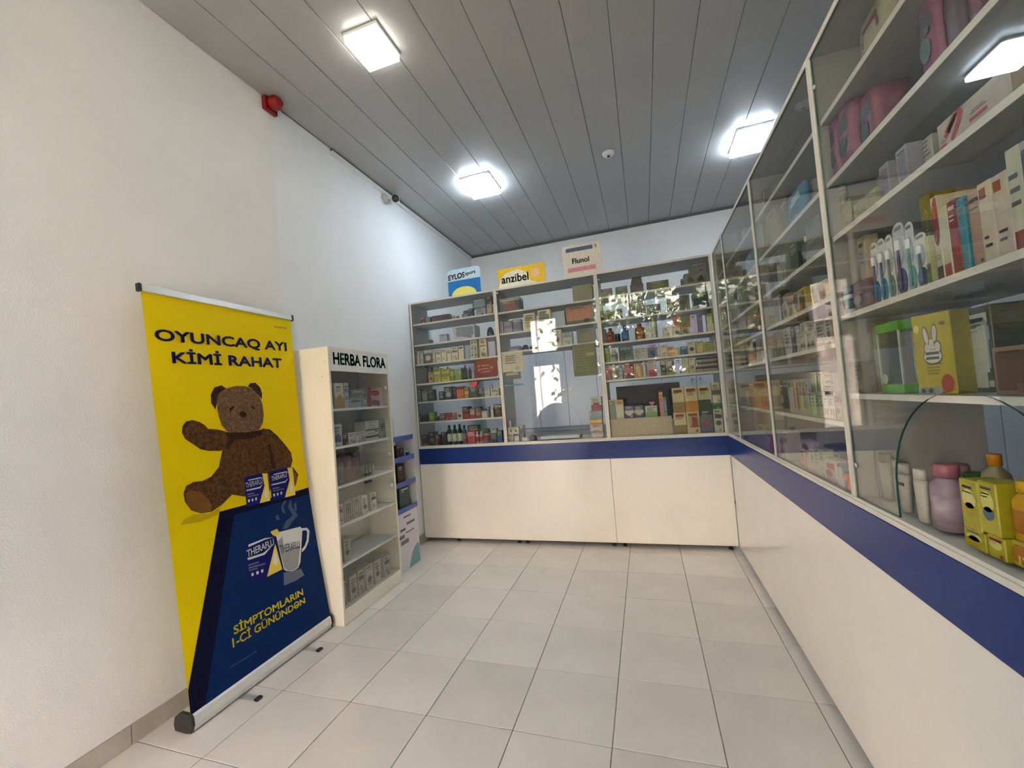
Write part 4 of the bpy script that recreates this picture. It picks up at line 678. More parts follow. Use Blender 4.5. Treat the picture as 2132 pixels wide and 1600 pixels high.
  ('box',1.5914,.03,1.4603,.0423,.035,.1202,'tall dark slim carton on fifth shelf of middle side bay','goods on fifth shelf of middle side bay','#3a3a2c #7c7c6c','b',236),  # shaded gap between cartons, put in as a dark carton
  ('box',1.6433,.03,1.4603,.0479,.0389,.1147,'white carton with dark window on fifth shelf of middle side bay','goods on fifth shelf of middle side bay','#8c8c80 #3c4438','S',237),
  ('box',1.7014,.03,1.4603,.0659,.0532,.0747,'white carton with dark windows below on fifth shelf of middle side bay','goods on fifth shelf of middle side bay','#9c9c8c #384038','D',238),
  ('box',1.7859,.03,1.4603,.0917,.0733,.0675,'white carton with two dark windows on fifth shelf of middle side bay','goods on fifth shelf of middle side bay','#a0a090 #343c34','D',239),
  ('box',1.718,.03,1.5353,.0654,.0523,.0422,'white carton with dark spot, first from left, fifth shelf of middle side bay','goods like the white carton with dark spot on fifth shelf of middle side bay','#9c998a #4c4c40','C',240),
  ('box',1.7993,.03,1.5281,.087,.0696,.0405,'white carton with dark spot, second from left, fifth shelf of middle side bay','goods like the white carton with dark spot on fifth shelf of middle side bay','#a09c8c #4c4c40','C',241),
  ('box',1.8908,.03,1.4603,.0861,.0689,.0999,'tall white carton on fifth shelf of middle side bay','goods on fifth shelf of middle side bay','#9c968a #8a847a','bW',242),
  ('box',1.96,.03,1.4603,.0431,.035,.0993,'white carton, second from left, fifth shelf of middle side bay','goods like the white carton on fifth shelf of middle side bay','#98907c #4c4c44','CW',243),
  ('box',1.2995,.2,1.4603,.045,.036,.1397,'brown carton at the back on fifth shelf of middle side bay','goods on fifth shelf of middle side bay','#4c3c30','',244),
  ('box',1.4506,.2,1.4603,.0914,.0731,.1397,'purple carton at the back on fifth shelf of middle side bay','goods on fifth shelf of middle side bay','#3c3840 #483034','L',245),
  ('box',1.2963,.03,1.1903,.0385,.036,.1503,'olive carton on sixth shelf of middle side bay','goods on sixth shelf of middle side bay','#74705c #8c886c','w',246),
  ('box',1.3528,.03,1.1903,.0721,.0629,.1528,'dark brown carton on sixth shelf of middle side bay','goods on sixth shelf of middle side bay','#4c443c #8c887c','C',247),
  ('box',1.4226,.03,1.1903,.0655,.0543,.1552,'white and dark carton on sixth shelf of middle side bay','goods on sixth shelf of middle side bay','#8c8880 #3c3834','XL',248),
  ('box',1.4789,.03,1.1903,.0448,.0377,.1545,'slim cream carton, first from left, sixth shelf of middle side bay','goods like the slim cream carton on sixth shelf of middle side bay','#928e74 #6c684c','t',249),
  ('box',1.5269,.03,1.1903,.0449,.0359,.1541,'slim cream carton, second from left, sixth shelf of middle side bay','goods like the slim cream carton on sixth shelf of middle side bay','#928e74 #6c684c','tX',250),
  ('box',1.5738,.03,1.1903,.0428,.035,.1538,'slim cream carton, third from left, sixth shelf of middle side bay','goods like the slim cream carton on sixth shelf of middle side bay','#928e74 #6c684c','tXW',251),
  ('box',1.6185,.03,1.1903,.0409,.035,.1534,'slim cream carton, fourth from left, sixth shelf of middle side bay','goods like the slim cream carton on sixth shelf of middle side bay','#928e74 #6c684c','t',252),
  ('box',1.6592,.03,1.1903,.0351,.035,.1531,'slim cream carton, fifth from left, sixth shelf of middle side bay','goods like the slim cream carton on sixth shelf of middle side bay','#928e74 #6c684c','tX',253),
  ('box',1.6912,.03,1.1903,.0265,.035,.1486,'slim pale blue carton on sixth shelf of middle side bay','goods on sixth shelf of middle side bay','#848c8c #5c6c6c','S',254),
  ('box',1.7198,.03,1.1903,.0283,.036,.0967,'slim green and white carton, first from left, sixth shelf of middle side bay','goods like the slim green and white carton on sixth shelf of middle side bay','#949c80 #5c7044','VW',255),
  ('box',1.7545,.03,1.1903,.0388,.036,.0983,'slim green and white carton, second from left, sixth shelf of middle side bay','goods like the slim green and white carton on sixth shelf of middle side bay','#949c80 #5c7044','W',256),
  ('box',1.7943,.03,1.1903,.0388,.036,.0997,'slim green and white carton, third from left, sixth shelf of middle side bay','goods like the slim green and white carton on sixth shelf of middle side bay','#949c80 #5c7044','VW',257),
  ('box',1.8306,.03,1.1903,.0314,.036,.1012,'slim green and white carton, fourth from left, sixth shelf of middle side bay','goods like the slim green and white carton on sixth shelf of middle side bay','#949c80 #5c7044','W',258),
  ('box',1.7615,.03,1.2873,.028,.035,.081,'slim striped carton of the upper row, first from left, sixth shelf of middle side bay','goods like the slim striped carton of the upper row on sixth shelf of middle side bay','#949c80 #5c6c4c','VS',259),
  ('box',1.791,.03,1.2889,.0271,.035,.0793,'slim striped carton of the upper row, second from left, sixth shelf of middle side bay','goods like the slim striped carton of the upper row on sixth shelf of middle side bay','#949c80 #5c6c4c','S',260),
  ('box',1.8196,.03,1.2903,.0262,.035,.0776,'slim striped carton of the upper row, third from left, sixth shelf of middle side bay','goods like the slim striped carton of the upper row on sixth shelf of middle side bay','#949c80 #5c6c4c','VS',261),
  ('box',1.8462,.03,1.2918,.0233,.035,.076,'slim striped carton of the upper row, fourth from left, sixth shelf of middle side bay','goods like the slim striped carton of the upper row on sixth shelf of middle side bay','#949c80 #5c6c4c','S',262),
  ('box',1.8701,.03,1.1903,.0451,.042,.0817,'white carton with blue spots, first from left, sixth shelf of middle side bay','goods like the white carton with blue spots on sixth shelf of middle side bay','#9c9c98 #3c4450','D',263),
  ('box',1.9211,.03,1.1903,.049,.0392,.0825,'white carton with blue spots, second from left, sixth shelf of middle side bay','goods like the white carton with blue spots on sixth shelf of middle side bay','#9c9c98 #3c4450','D',264),
  ('box',1.91,.03,1.2731,.1019,.0392,.0428,'white carton with two dark windows on sixth shelf of middle side bay','goods on sixth shelf of middle side bay','#94948c #2e3434','D',265),
  ('box',1.9153,.03,1.3163,.1062,.0392,.0414,'low white carton topmost on sixth shelf of middle side bay','goods on sixth shelf of middle side bay','#9c9c90 #8a8a80','w',266),
  ('box',1.9711,.03,1.1903,.0406,.035,.0833,'olive and white carton on sixth shelf of middle side bay','goods on sixth shelf of middle side bay','#84806c #3c4430','TC',267),
  ('box',1.3011,.02,.9553,.0481,.029,.0936,'pink white carton on bottom board of middle side bay','goods on bottom board of middle side bay','#94807c #6c4c5c','TC',268),
  ('box',1.3696,.02,.9553,.0689,.0551,.1376,'white carton on bottom board of middle side bay','goods on bottom board of middle side bay','#9c9488 #7c5c54','b',269),
  ('bot',1.3001,.05,.9553,.0462,.0462,.1501,'navy bottle with brown cap on bottom board of middle side bay','goods on bottom board of middle side bay','#34304a #5c3428 #2a2644','',270),
  ('box',1.5917,.02,.9553,.0617,.0494,.081,'white and coral carton, first from left, bottom board of middle side bay','goods like the white and coral carton on bottom board of middle side bay','#a89484 #b06c54','SW',271),
  ('box',1.6492,.02,.9553,.0461,.0369,.0817,'white and coral carton, second from left, bottom board of middle side bay','goods like the white and coral carton on bottom board of middle side bay','#a89488 #a8645c','S',272),
  ('box',1.7049,.02,.9553,.0403,.0379,.0962,'white and green carton on bottom board of middle side bay','goods on bottom board of middle side bay','#98988a #6c7c64','bW',273),
  ('box',1.6311,.02,1.0373,.1049,.0369,.042,'white carton with purple berries on bottom board of middle side bay','goods on bottom board of middle side bay','#9a8c90 #54344c','DC',274),
  ('box',1.7528,.02,.9553,.0465,.0372,.1067,'pale green carton, first from left, bottom board of middle side bay','goods like the pale green carton on bottom board of middle side bay','#8c9484 #a0a494','W',275),
  ('box',1.8005,.02,.9553,.0421,.0352,.1101,'pale green carton, second from left, bottom board of middle side bay','goods like the pale green carton on bottom board of middle side bay','#8a9282 #7c4c4c','b',276),
  ('bag',1.8774,.02,.9553,.1093,.05,.0826,'white pack with red bow on bottom board of middle side bay','goods on bottom board of middle side bay','#a49890 #8c2c30 #7c3434','AG',277),
  ('bag',1.6728,.1,.9553,.2269,.16,.0986,'blue soft pack on bottom board of middle side bay','goods on bottom board of middle side bay','#2e4468 #7c94ac #3c5c84','A',278),
  ('box',1.9584,.02,.9553,.0502,.0401,.0775,'blue and white carton on bottom board of middle side bay','goods on bottom board of middle side bay','#5c7080 #a0a4a4','LX',279),
  ('bag',2.02,.012,.9553,.0359,.04,.0593,'orange soft pack on bottom board of middle side bay','goods on bottom board of middle side bay','#a44c34 #b87c5c #903c2c','A',280),
  ('box',.5771,.05,2.1953,.1917,.1,.1603,'grey carton on top shelf of far side bay','goods on top shelf of far side bay','#6c746e #5c645c','',281),
  ('box',.8269,.05,2.1953,.0689,.0551,.1026,'pale grey carton on top shelf of far side bay','goods on top shelf of far side bay','#78807c','w',282),
  ('box',.9664,.05,2.1953,.1444,.1,.0615,'grey green carton on top shelf of far side bay','goods on top shelf of far side bay','#667068 #80887c','B',283),
  ('box',.4695,.05,1.9853,.045,.036,.1897,'beige carton on second shelf of far side bay','goods on second shelf of far side bay','#7c7660 #6c6650','b',284),
  ('box',.6058,.05,1.9853,.2256,.1,.1897,'brown carton on second shelf of far side bay','goods on second shelf of far side bay','#625a48 #6c644e','',285),
  ('bag',.9806,.03,1.9853,.2054,.12,.1221,'blue soft pack on second shelf of far side bay','goods on second shelf of far side bay','#4a6c80 #8c9ca8 #3c5c74','A',286),
  ('box',.4666,.05,1.7903,.0392,.036,.1747,'beige carton on third shelf of far side bay','goods on third shelf of far side bay','#84806c','w',287),
  ('box',.5069,.05,1.7903,.0391,.036,.1747,'pale beige carton on third shelf of far side bay','goods on third shelf of far side bay','#86826e #6c6858','b',288),
  ('box',.5883,.05,1.7903,.1216,.1,.1747,'dark grey carton on third shelf of far side bay','goods on third shelf of far side bay','#3c403a #6c706a','B',289),
  ('box',.7271,.05,1.7903,.1534,.1,.1738,'dark green carton on third shelf of far side bay','goods on third shelf of far side bay','#40443a #5c6054','C',290),
  ('box',.9055,.05,1.7903,.1398,.1,.142,'grey carton on third shelf of far side bay','goods on third shelf of far side bay','#4a4e42 #5c6052','w',291),
  ('box',.4695,.04,1.6203,.045,.036,.1497,'beige grey carton on fourth shelf of far side bay','goods on fourth shelf of far side bay','#625c4e #7a7262','B',292),
  ('box',.5416,.04,1.6203,.0971,.0823,.1497,'grey green carton on fourth shelf of far side bay','goods on fourth shelf of far side bay','#5a5e4e #74785e','',293),
  ('box',.6542,.04,1.6203,.1258,.1,.1497,'white grey carton on fourth shelf of far side bay','goods on fourth shelf of far side bay','#747468 #5c5c50','C',294),
  ('box',.839,.04,1.6203,.1378,.1,.1497,'grey brown carton on fourth shelf of far side bay','goods on fourth shelf of far side bay','#5c5648 #7c7664','b',295),
  ('box',.9864,.04,1.6203,.1026,.082,.1497,'brown carton on fourth shelf of far side bay','goods on fourth shelf of far side bay','#5c4c3c #74685a','B',296),
  ('box',.4654,.04,1.4603,.0367,.036,.1397,'yellow brown carton on fifth shelf of far side bay','goods on fifth shelf of far side bay','#6c6444 #8c885c','XL',297),
  ('box',.5579,.04,1.4603,.146,.1,.1397,'brown carton on fifth shelf of far side bay','goods on fifth shelf of far side bay','#645a3c #7c7454','b',298),
  ('box',.6984,.04,1.4603,.0762,.061,.1397,'dark green carton on fifth shelf of far side bay','goods on fifth shelf of far side bay','#34381e','',299),
  ('bot',.7682,.03,1.4603,.035,.035,.1397,'white bottle with orange label on fifth shelf of far side bay','goods on fifth shelf of far side bay','#989888 #a0a090 #944c20','',300),
  ('box',.9674,.04,1.4603,.1039,.0831,.1397,'pink grey carton on fifth shelf of far side bay','goods on fifth shelf of far side bay','#74665a #8c8478','V',301),
  ('box',.5106,.03,1.1903,.096,.0768,.1383,'grey teal carton on sixth shelf of far side bay','goods on sixth shelf of far side bay','#66706a #84887c','w',302),
  ('box',.6171,.03,1.1903,.0929,.0743,.1289,'pink grey carton on sixth shelf of far side bay','goods on sixth shelf of far side bay','#7c6c64 #9c8c84','CX',303),
  ('box',.7523,.03,1.1903,.1299,.1,.1635,'brown and orange carton on sixth shelf of far side bay','goods on sixth shelf of far side bay','#6c4c30 #8c6434','TB',304),
  ('box',.8826,.03,1.1903,.1282,.1,.1118,'yellow carton on sixth shelf of far side bay','goods on sixth shelf of far side bay','#8c7c40 #a09458','w',305),
  ('box',1.0319,.03,1.1903,.1547,.1,.108,'cream carton with red base on sixth shelf of far side bay','goods on sixth shelf of far side bay','#94805c #8c3418','LE',306),
  ('box',.4925,.02,.9553,.091,.0728,.0204,'grey carton on bottom board of far side bay','goods on bottom board of far side bay','#68645c','w',307),
  ('box',.5841,.02,.9553,.0741,.0593,.0307,'thin grey purple carton, first from left, bottom board of far side bay','goods like the thin grey purple carton on bottom board of far side bay','#7c7480 #5c545c','S',308),
  ('box',.6612,.02,.9553,.0703,.0562,.0375,'thin grey purple carton, second from left, bottom board of far side bay','goods like the thin grey purple carton on bottom board of far side bay','#7c7480 #5c545c','b',309),
  ('box',.7343,.02,.9553,.0667,.0534,.0438,'thin grey purple carton, third from left, bottom board of far side bay','goods like the thin grey purple carton on bottom board of far side bay','#7c7480 #5c545c','W',310),
  ('box',.8038,.02,.9553,.0634,.0507,.0499,'thin grey purple carton, fourth from left, bottom board of far side bay','goods like the thin grey purple carton on bottom board of far side bay','#7c7480 #5c545c','S',311),
  ('box',.8698,.02,.9553,.0604,.0483,.0556,'thin grey purple carton, fifth from left, bottom board of far side bay','goods like the thin grey purple carton on bottom board of far side bay','#7c7480 #5c545c','b',312),
  ('box',.9328,.02,.9553,.0575,.046,.0611,'thin grey purple carton, sixth from left, bottom board of far side bay','goods like the thin grey purple carton on bottom board of far side bay','#7c7480 #5c545c','W',313),
  ('box',1.0087,.02,.9553,.0786,.0629,.0769,'mauve carton on bottom board of far side bay','goods on bottom board of far side bay','#7c7488 #8c84a0','w',314),
  ('box',1.0953,.02,.9553,.0783,.0627,.0863,'crimson carton on bottom board of far side bay','goods on bottom board of far side bay','#6c1c38 #8c7488','S',315),
  ('box',.4695,.16,.9553,.045,.036,.0539,'white carton at the back on bottom board of far side bay','goods on bottom board of far side bay','#8a8472 #6c6858','b',316),
  ('box',.5334,.16,.9553,.0808,.0646,.1248,'white box at the back on bottom board of far side bay','goods on bottom board of far side bay','#8c8874 #6c6a58','B',317),
  ('box',.1773,.05,2.1953,.1589,.1,.1768,'narrow dull carton on top shelf of corner side bay','goods on top shelf of corner side bay','#5c605a #8a8878','b',318),
  ('box',.3621,.05,2.1953,.0938,.075,.1634,'narrow grey carton on top shelf of corner side bay','goods on top shelf of corner side bay','#6c6e68 #4a4c48','w',319),
  ('box',.1028,.05,1.9853,.1635,.1,.1897,'narrow dull carton on second shelf of corner side bay','goods on second shelf of corner side bay','#70705c #8a8878','X',320),
  ('box',.3066,.05,1.9853,.1466,.1,.1897,'narrow grey carton on second shelf of corner side bay','goods on second shelf of corner side bay','#6c6e68 #4a4c48','B',321),
  ('box',.0717,.05,1.7903,.1015,.0812,.1747,'narrow dull carton on third shelf of corner side bay','goods on third shelf of corner side bay','#6c645c #8a8878','w',322),
  ('box',.2598,.05,1.7903,.184,.1,.1747,'narrow grey carton on third shelf of corner side bay','goods on third shelf of corner side bay','#6c6e68 #4a4c48','C',323),
  ('box',.0574,.05,1.6203,.0729,.0583,.1497,'narrow dull carton on fourth shelf of corner side bay','goods on fourth shelf of corner side bay','#5a5448 #8a8878','L',324),
  ('box',.2248,.05,1.6203,.1705,.1,.1497,'narrow grey carton on fourth shelf of corner side bay','goods on fourth shelf of corner side bay','#6c6e68 #4a4c48','T',325),
  ('box',.0433,.05,1.4603,.0446,.0357,.1397,'narrow dull carton on fifth shelf of corner side bay','goods on fifth shelf of corner side bay','#5c4c44 #8a8878','T',326),
  ('box',.1921,.05,1.4603,.1562,.1,.1397,'narrow grey carton on fifth shelf of corner side bay','goods on fifth shelf of corner side bay','#6c6e68 #4a4c48','X',327),
  ('box',.0435,.05,1.1903,.045,.036,.1936,'narrow dull carton on sixth shelf of corner side bay','goods on sixth shelf of corner side bay','#74484a #8a8878','C',328),
  ('box',.1422,.05,1.1903,.1505,.1,.1702,'narrow grey carton on sixth shelf of corner side bay','goods on sixth shelf of corner side bay','#6c6e68 #4a4c48','L',329),
  ('box',.0435,.05,.9553,.045,.036,.0711,'narrow dull carton on bottom board of corner side bay','goods on bottom board of corner side bay','#6c6c64 #8a8878','W',330),
  ('box',.1375,.05,.9553,.1411,.1,.0668,'narrow grey carton on bottom board of corner side bay','goods on bottom board of corner side bay','#6c6e68 #4a4c48','b',331),
  ('bag',2.2988,.08,2.1903,.139,.14,.1936,'white soft pack with red print at the top on top shelf of near side bay','goods on top shelf of near side bay','#8c8a78 #5c1c1c #6c6a5c','A',332),
  ('bag',2.1403,.03,1.9803,.0446,.0446,.1897,'pink soft pack with green leaf, first from left, second shelf of near side bay','goods like the pink soft pack with green leaf on second shelf of near side bay','#80566a #3a2a30 #33483c','AG',333),
  ('bag',2.2144,.03,1.9803,.079,.0935,.1897,'pink soft pack with green leaf, second from left, second shelf of near side bay','goods like the pink soft pack with green leaf on second shelf of near side bay','#7c5266 #3a2a30 #33483c','AG',334),
  ('bag',2.2963,.05,1.9803,.0825,.097,.1655,'rose soft pack with green leaf on second shelf of near side bay','goods on second shelf of near side bay','#704654 #3a2a30 #33483c','AG',335),
  ('bag',2.1405,.12,1.9803,.045,.049,.1897,'dark maroon soft pack at the back on second shelf of near side bay','goods on second shelf of near side bay','#44343a #5c4450 #3c3c3c','A',336),
  ('bag',2.1474,.17,1.9803,.0588,.1,.1897,'maroon soft pack at the back on second shelf of near side bay','goods on second shelf of near side bay','#46363a #5c444c #3c3c3c','A',337),
  ('bag',2.6046,.03,1.9803,.0582,.0634,.1657,'pink soft pack with green leaf, third from left, second shelf of near side bay','goods like the pink soft pack with green leaf on second shelf of near side bay','#74485c #3a2a30 #33483c','AG',338),
  ('bag',2.6606,.04,1.9803,.0514,.0566,.138,'mauve soft pack on second shelf of near side bay','goods on second shelf of near side bay','#50424a #645058 #444','',339),
  ('bag',2.7383,.03,1.9803,.0466,.0466,.1008,'maroon soft pack on second shelf of near side bay','goods on second shelf of near side bay','#5c303c #7c4c58 #3c3c3c','A',340),
  ('box',2.1515,.04,1.8003,.067,.0536,.0961,'clear grey carton lying low, first from left, third shelf of near side bay','goods like the clear grey carton lying low on third shelf of near side bay','#80826e #8c8e7c','X',341),
  ('box',2.2626,.04,1.8003,.1267,.1,.062,'clear grey carton lying low, second from left, third shelf of near side bay','goods like the clear grey carton lying low on third shelf of near side bay','#84866e #7c7e6c','bX',342),
  ('jar',2.1272,.04,1.8967,.0183,.0183,.0633,'white lidded jar on the clear carton on third shelf of near side bay','goods on third shelf of near side bay','#84887c #8c9084 #747868','',343),
  ('bot',2.1405,.12,1.8003,.045,.045,.1597,'tall white bottle on third shelf of near side bay','goods on third shelf of near side bay','#8c8e82 #90948c #7c7e72','',344),
  ('box',2.3732,.04,1.8003,.0423,.0398,.1002,'grey and white carton on third shelf of near side bay','goods on third shelf of near side bay','#7a7a80 #5c5860','XW',345),
  ('box',2.4528,.04,1.8003,.0428,.035,.1012,'pale lilac carton on third shelf of near side bay','goods on third shelf of near side bay','#84828c #6c6a74','bX',346),
  ('bot',2.413,.05,1.8003,.0348,.0348,.1009,'grey round bottle on third shelf of near side bay','goods on third shelf of near side bay','#74766c #8c8c84 #5c5e54','',347),
  ('box',2.5461,.04,1.8003,.0378,.035,.0718,'white grey carton on third shelf of near side bay','goods on third shelf of near side bay','#88887c #6c6c60','SW',348),
  ('box',2.6939,.03,1.8003,.1842,.16,.0653,'wide white carton with red ribbon on third shelf of near side bay','goods on third shelf of near side bay','#928c80 #8c1c24','i',349),
  ('box',2.1405,.075,1.5403,.045,.036,.2397,'white and grey carton on fourth shelf of near side bay','goods on fourth shelf of near side bay','#9c947e #8c9094','bO',350),
  ('jar',2.1405,.012,1.5403,.045,.045,.0875,'white jar with teal label on fourth shelf of near side bay','goods on fourth shelf of near side bay','#8c9498 #1c4058 #1c5460','',351),
  ('box',2.1865,.09,1.5403,.045,.036,.2028,'yellow and orange carton on fourth shelf of near side bay','goods on fourth shelf of near side bay','#8c7844 #9c5c2c #5c7434','TX',352),
  ('bag',2.2345,.016,1.5403,.0895,.05,.084,'purple pack on fourth shelf of near side bay','goods on fourth shelf of near side bay','#54444e #7c6c78 #84747c','G',353),
  ('brush',2.2982,.03,1.5403,.0361,.006,.1759,'toothbrush pack with blue handle on fourth shelf of near side bay','goods on fourth shelf of near side bay','#a8aaa4 #1c4c6c','',354),
  ('brush',2.3349,.03,1.5403,.0349,.006,.1746,'toothbrush pack with teal handle on fourth shelf of near side bay','goods on fourth shelf of near side bay','#a8aca8 #1c6478','',355),
  ('brush',2.3714,.03,1.5403,.0315,.006,.1714,'toothbrush pack with grey handle on fourth shelf of near side bay','goods on fourth shelf of near side bay','#a8aca8 #54706c','',356),
  ('brush',2.4169,.03,1.5403,.0478,.006,.1862,'toothbrush pack with purple handle on fourth shelf of near side bay','goods on fourth shelf of near side bay','#9ca0a4 #34345c','',357),
  ('brush',2.4602,.03,1.5403,.0323,.006,.1716,'toothbrush pack with green handle on fourth shelf of near side bay','goods on fourth shelf of near side bay','#a4a8aa #4c7c74','',358),
  ('brush',2.4977,.03,1.5403,.0403,.006,.1314,'toothbrush pack with dark blue handle on fourth shelf of near side bay','goods on fourth shelf of near side bay','#acb0a8 #3c5464','',359),
  ('box',2.5455,.02,1.5403,.0136,.05,.1075,'white carton with green leaves on fourth shelf of near side bay','goods on fourth shelf of near side bay','#98987c #4c5c24','Lw',360),
  ('box',2.4536,.075,1.5403,.0437,.05,.2303,'tall green toothpaste carton on fourth shelf of near side bay','goods on fourth shelf of near side bay','#4c5424 #343c18','wv',361),
  ('box',2.5635,.03,1.5403,.0201,.2,.1885,'white toothpaste carton with red oval and black base on fourth shelf of near side bay','goods on fourth shelf of near side bay','#a4a294 #74181c #34322c','r',362),
  ('box',2.5877,.03,1.5403,.0258,.2,.1563,'slim white carton with red label on fourth shelf of near side bay','goods on fourth shelf of near side bay','#9c9c8a #7c2424','z',363),
  ('box',2.6401,.03,1.5403,.0201,.2,.1521,'slim teal carton on fourth shelf of near side bay','goods on fourth shelf of near side bay','#2c6c7c #3c7c8c','',364),
  ('box',2.6153,.03,1.5403,.0271,.2,.1579,'slim red carton on fourth shelf of near side bay','goods on fourth shelf of near side bay','#6c1c20 #7c3434','',365),
  ('box',2.7027,.03,1.5403,.032,.2,.1554,'white carton with red square, first from left, fourth shelf of near side bay','goods like the white carton with red square on fourth shelf of near side bay','#a49c8c #6a1c1c','qw',366),
  ('box',2.6683,.035,1.5403,.0344,.2,.1547,'slim pink carton on fourth shelf of near side bay','goods on fourth shelf of near side bay','#8c7468','',367),  # darker side of the white carton, drawn as a carton of its own
  ('box',2.7374,.03,1.5403,.035,.2,.1538,'white carton with red square, second from left, fourth shelf of near side bay','goods like the white carton with red square on fourth shelf of near side bay','#a0968a #6a1c1c','qw',368),
  ('box',2.7704,.03,1.5403,.0286,.2,.1836,'tall white carton with red base label on fourth shelf of near side bay','goods on fourth shelf of near side bay','#9c9c88 #6a2020','zW',369),
  ('box',2.8027,.03,1.5403,.0337,.2,.1828,'tall white and navy carton on fourth shelf of near side bay','goods on fourth shelf of near side bay','#8c8c80 #202450','P',370),
  ('box',2.1405,.03,1.2873,.045,.036,.099,'grey carton under a white one on fifth shelf of near side bay','goods on fifth shelf of near side bay','#68685c #747468','W',371),
  ('bag',2.1393,.07,1.2873,.0425,.0425,.2256,'clear grey pack on fifth shelf of near side bay','goods on fifth shelf of near side bay','#6c6c60 #888878 #74746c','A',372),
  ('limebox',2.3229,.03,1.2873,.1064,.085,.1952,'lime framed carton with a clear window on fifth shelf of near side bay','goods on fifth shelf of near side bay','#4c8414 #86806c','',373),
  ('rabbit',2.4938,.0365,1.2873,.0814,.055,.1907,'yellow carton with white rabbit emblem and red fruit on fifth shelf of near side bay','goods on fifth shelf of near side bay','#8e8414 #a8a498 #8c3420','',374,0.4189),
  ('box',2.5351,.1,1.2873,.0695,.1,.1895,'tall dark grey green carton with white labels on fifth shelf of near side bay','goods on fifth shelf of near side bay','#4a4f48 #7c8c8c #a0a498','Xbt',375),
  ('box',2.7016,.04,1.2873,.0871,.1,.0926,'beige and rose carton with plant print on fifth shelf of near side bay','goods on fifth shelf of near side bay','#7c6858 #584438 #6c5650','PO',376),
  ('sham',2.1405,.06,.9553,.045,.019,.1426,'white bottle with grey cap on bottom board of near side bay','goods on bottom board of near side bay','#86887c #54544c','',377),
  ('sham',2.1405,.08,.9553,.045,.0279,.1198,'white bottle on bottom board of near side bay','goods on bottom board of near side bay','#8c8c82 #94948c','',378),
  ('sham',2.2801,.04,.9553,.0445,.0276,.133,'white bottle with dark label on bottom board of near side bay','goods on bottom board of near side bay','#908e84 #96948c #8a8478','',379),
  ('sham',2.1405,.2,.9553,.045,.0279,.0965,'white bottle standing behind on bottom board of near side bay','goods on bottom board of near side bay','#86847a #908e86','',380),
  ('sham',2.3753,.03,.9553,.0411,.0255,.1361,'slim white bottle on bottom board of near side bay','goods on bottom board of near side bay','#96948a #9c9a92','',381),
  ('wide',2.4373,.03,.9553,.068,.068,.1597,'clear lilac bottle with pink cap on bottom board of near side bay','goods on bottom board of near side bay','#7c6c74 #84545c #8a7c84','',382),
  ('sham',2.2651,.17,.9553,.0544,.0337,.127,'rose bottle standing behind on bottom board of near side bay','goods on bottom board of near side bay','#6a5450 #6c5450','',383),
  ('jar',2.3235,.16,.9553,.0484,.0484,.1131,'clear jar with green lid on bottom board of near side bay','goods on bottom board of near side bay','#6c6a5c #1c5c24','',384),
  ('bot',2.405,.15,.9553,.0532,.0532,.175,'clear bottle with orange cap on bottom board of near side bay','goods on bottom board of near side bay','#7c7858 #a8740c #8a7a28','',385),
  ('ybox',2.5678,.03,.9553,.0611,.0621,.0398,'yellow carton with pale oval, lower on bottom board of near side bay','goods on bottom board of near side bay','#8c8420 #a8a468 #8c7c18','OC',386),
  ('ybox',2.6263,.03,.9553,.044,.058,.0458,'yellow carton with white and red print, lower on bottom board of near side bay','goods on bottom board of near side bay','#90881c #a49c54 #8c3c24','Ot',387),
  ('ybox',2.5657,.03,.9954,.0534,.0582,.107,'yellow carton with pale oval on bottom board of near side bay','goods on bottom board of near side bay','#8c841c #a8a070 #8c7c18','OC',388),
  ('ybox',2.6173,.03,1.0014,.0477,.0531,.1075,'yellow carton with blue and red print on bottom board of near side bay','goods on bottom board of near side bay','#908820 #a8a45c #3c5464','OC',389),
  ('ybox',2.6724,.04,.9553,.0458,.054,.0498,'yellow carton at the end on bottom board of near side bay','goods on bottom board of near side bay','#90881c #a8a468 #8c5c1c','OX',390),
  ('wide',2.6674,.04,1.0054,.0502,.0502,.1159,'orange yellow bottle on bottom board of near side bay','goods on bottom board of near side bay','#9c7808 #a88410 #8c5c10','',391),
 ]),
 (((-0.1, -1.04, 0), 1.5707963267948966), [
  ('box',.0451,.03,1.3853,.0344,.035,.1732,'white and grey carton on top shelf of herb cabinet','goods on top shelf of herb cabinet','#8c9098 #44444c','DX',392),
  ('box',.1199,.03,1.3853,.0829,.0664,.1728,'white carton with gold picture on top shelf of herb cabinet','goods on top shelf of herb cabinet','#a29c88 #8c6c2c','LC',393),
  ('box',.19,.03,1.3853,.0474,.0379,.1755,'white carton on top shelf of herb cabinet','goods on top shelf of herb cabinet','#8c9098 #64687c','bC',394),
  ('box',.2828,.03,1.3853,.1317,.1,.0678,'white carton under the grey one on top shelf of herb cabinet','goods on top shelf of herb cabinet','#84868c #4c5054','bW',395),
  ('box',.3788,.03,1.3853,.0473,.0378,.0688,'small grey carton on top shelf of herb cabinet','goods on top shelf of herb cabinet','#888a8c','w',396),
  ('box',.3184,.03,1.4534,.1751,.1,.0584,'grey carton lying on white cartons on top shelf of herb cabinet','goods on top shelf of herb cabinet','#5c625a #7c8278','b',397),
  ('box',.5057,.03,1.3853,.1878,.1,.0696,'red and white carton, lower on top shelf of herb cabinet','goods on top shelf of herb cabinet','#a08c88 #6c2434','SC',398),
  ('box',.5085,.03,1.4552,.1882,.1,.0747,'red and white carton, upper on top shelf of herb cabinet','goods on top shelf of herb cabinet','#a08c88 #742838','SC',399),
  ('box',.0799,.03,1.1343,.0841,.0673,.145,'white carton with purple picture on second shelf of herb cabinet','goods on second shelf of herb cabinet','#9a9a9a #4c4c64','DC',400),
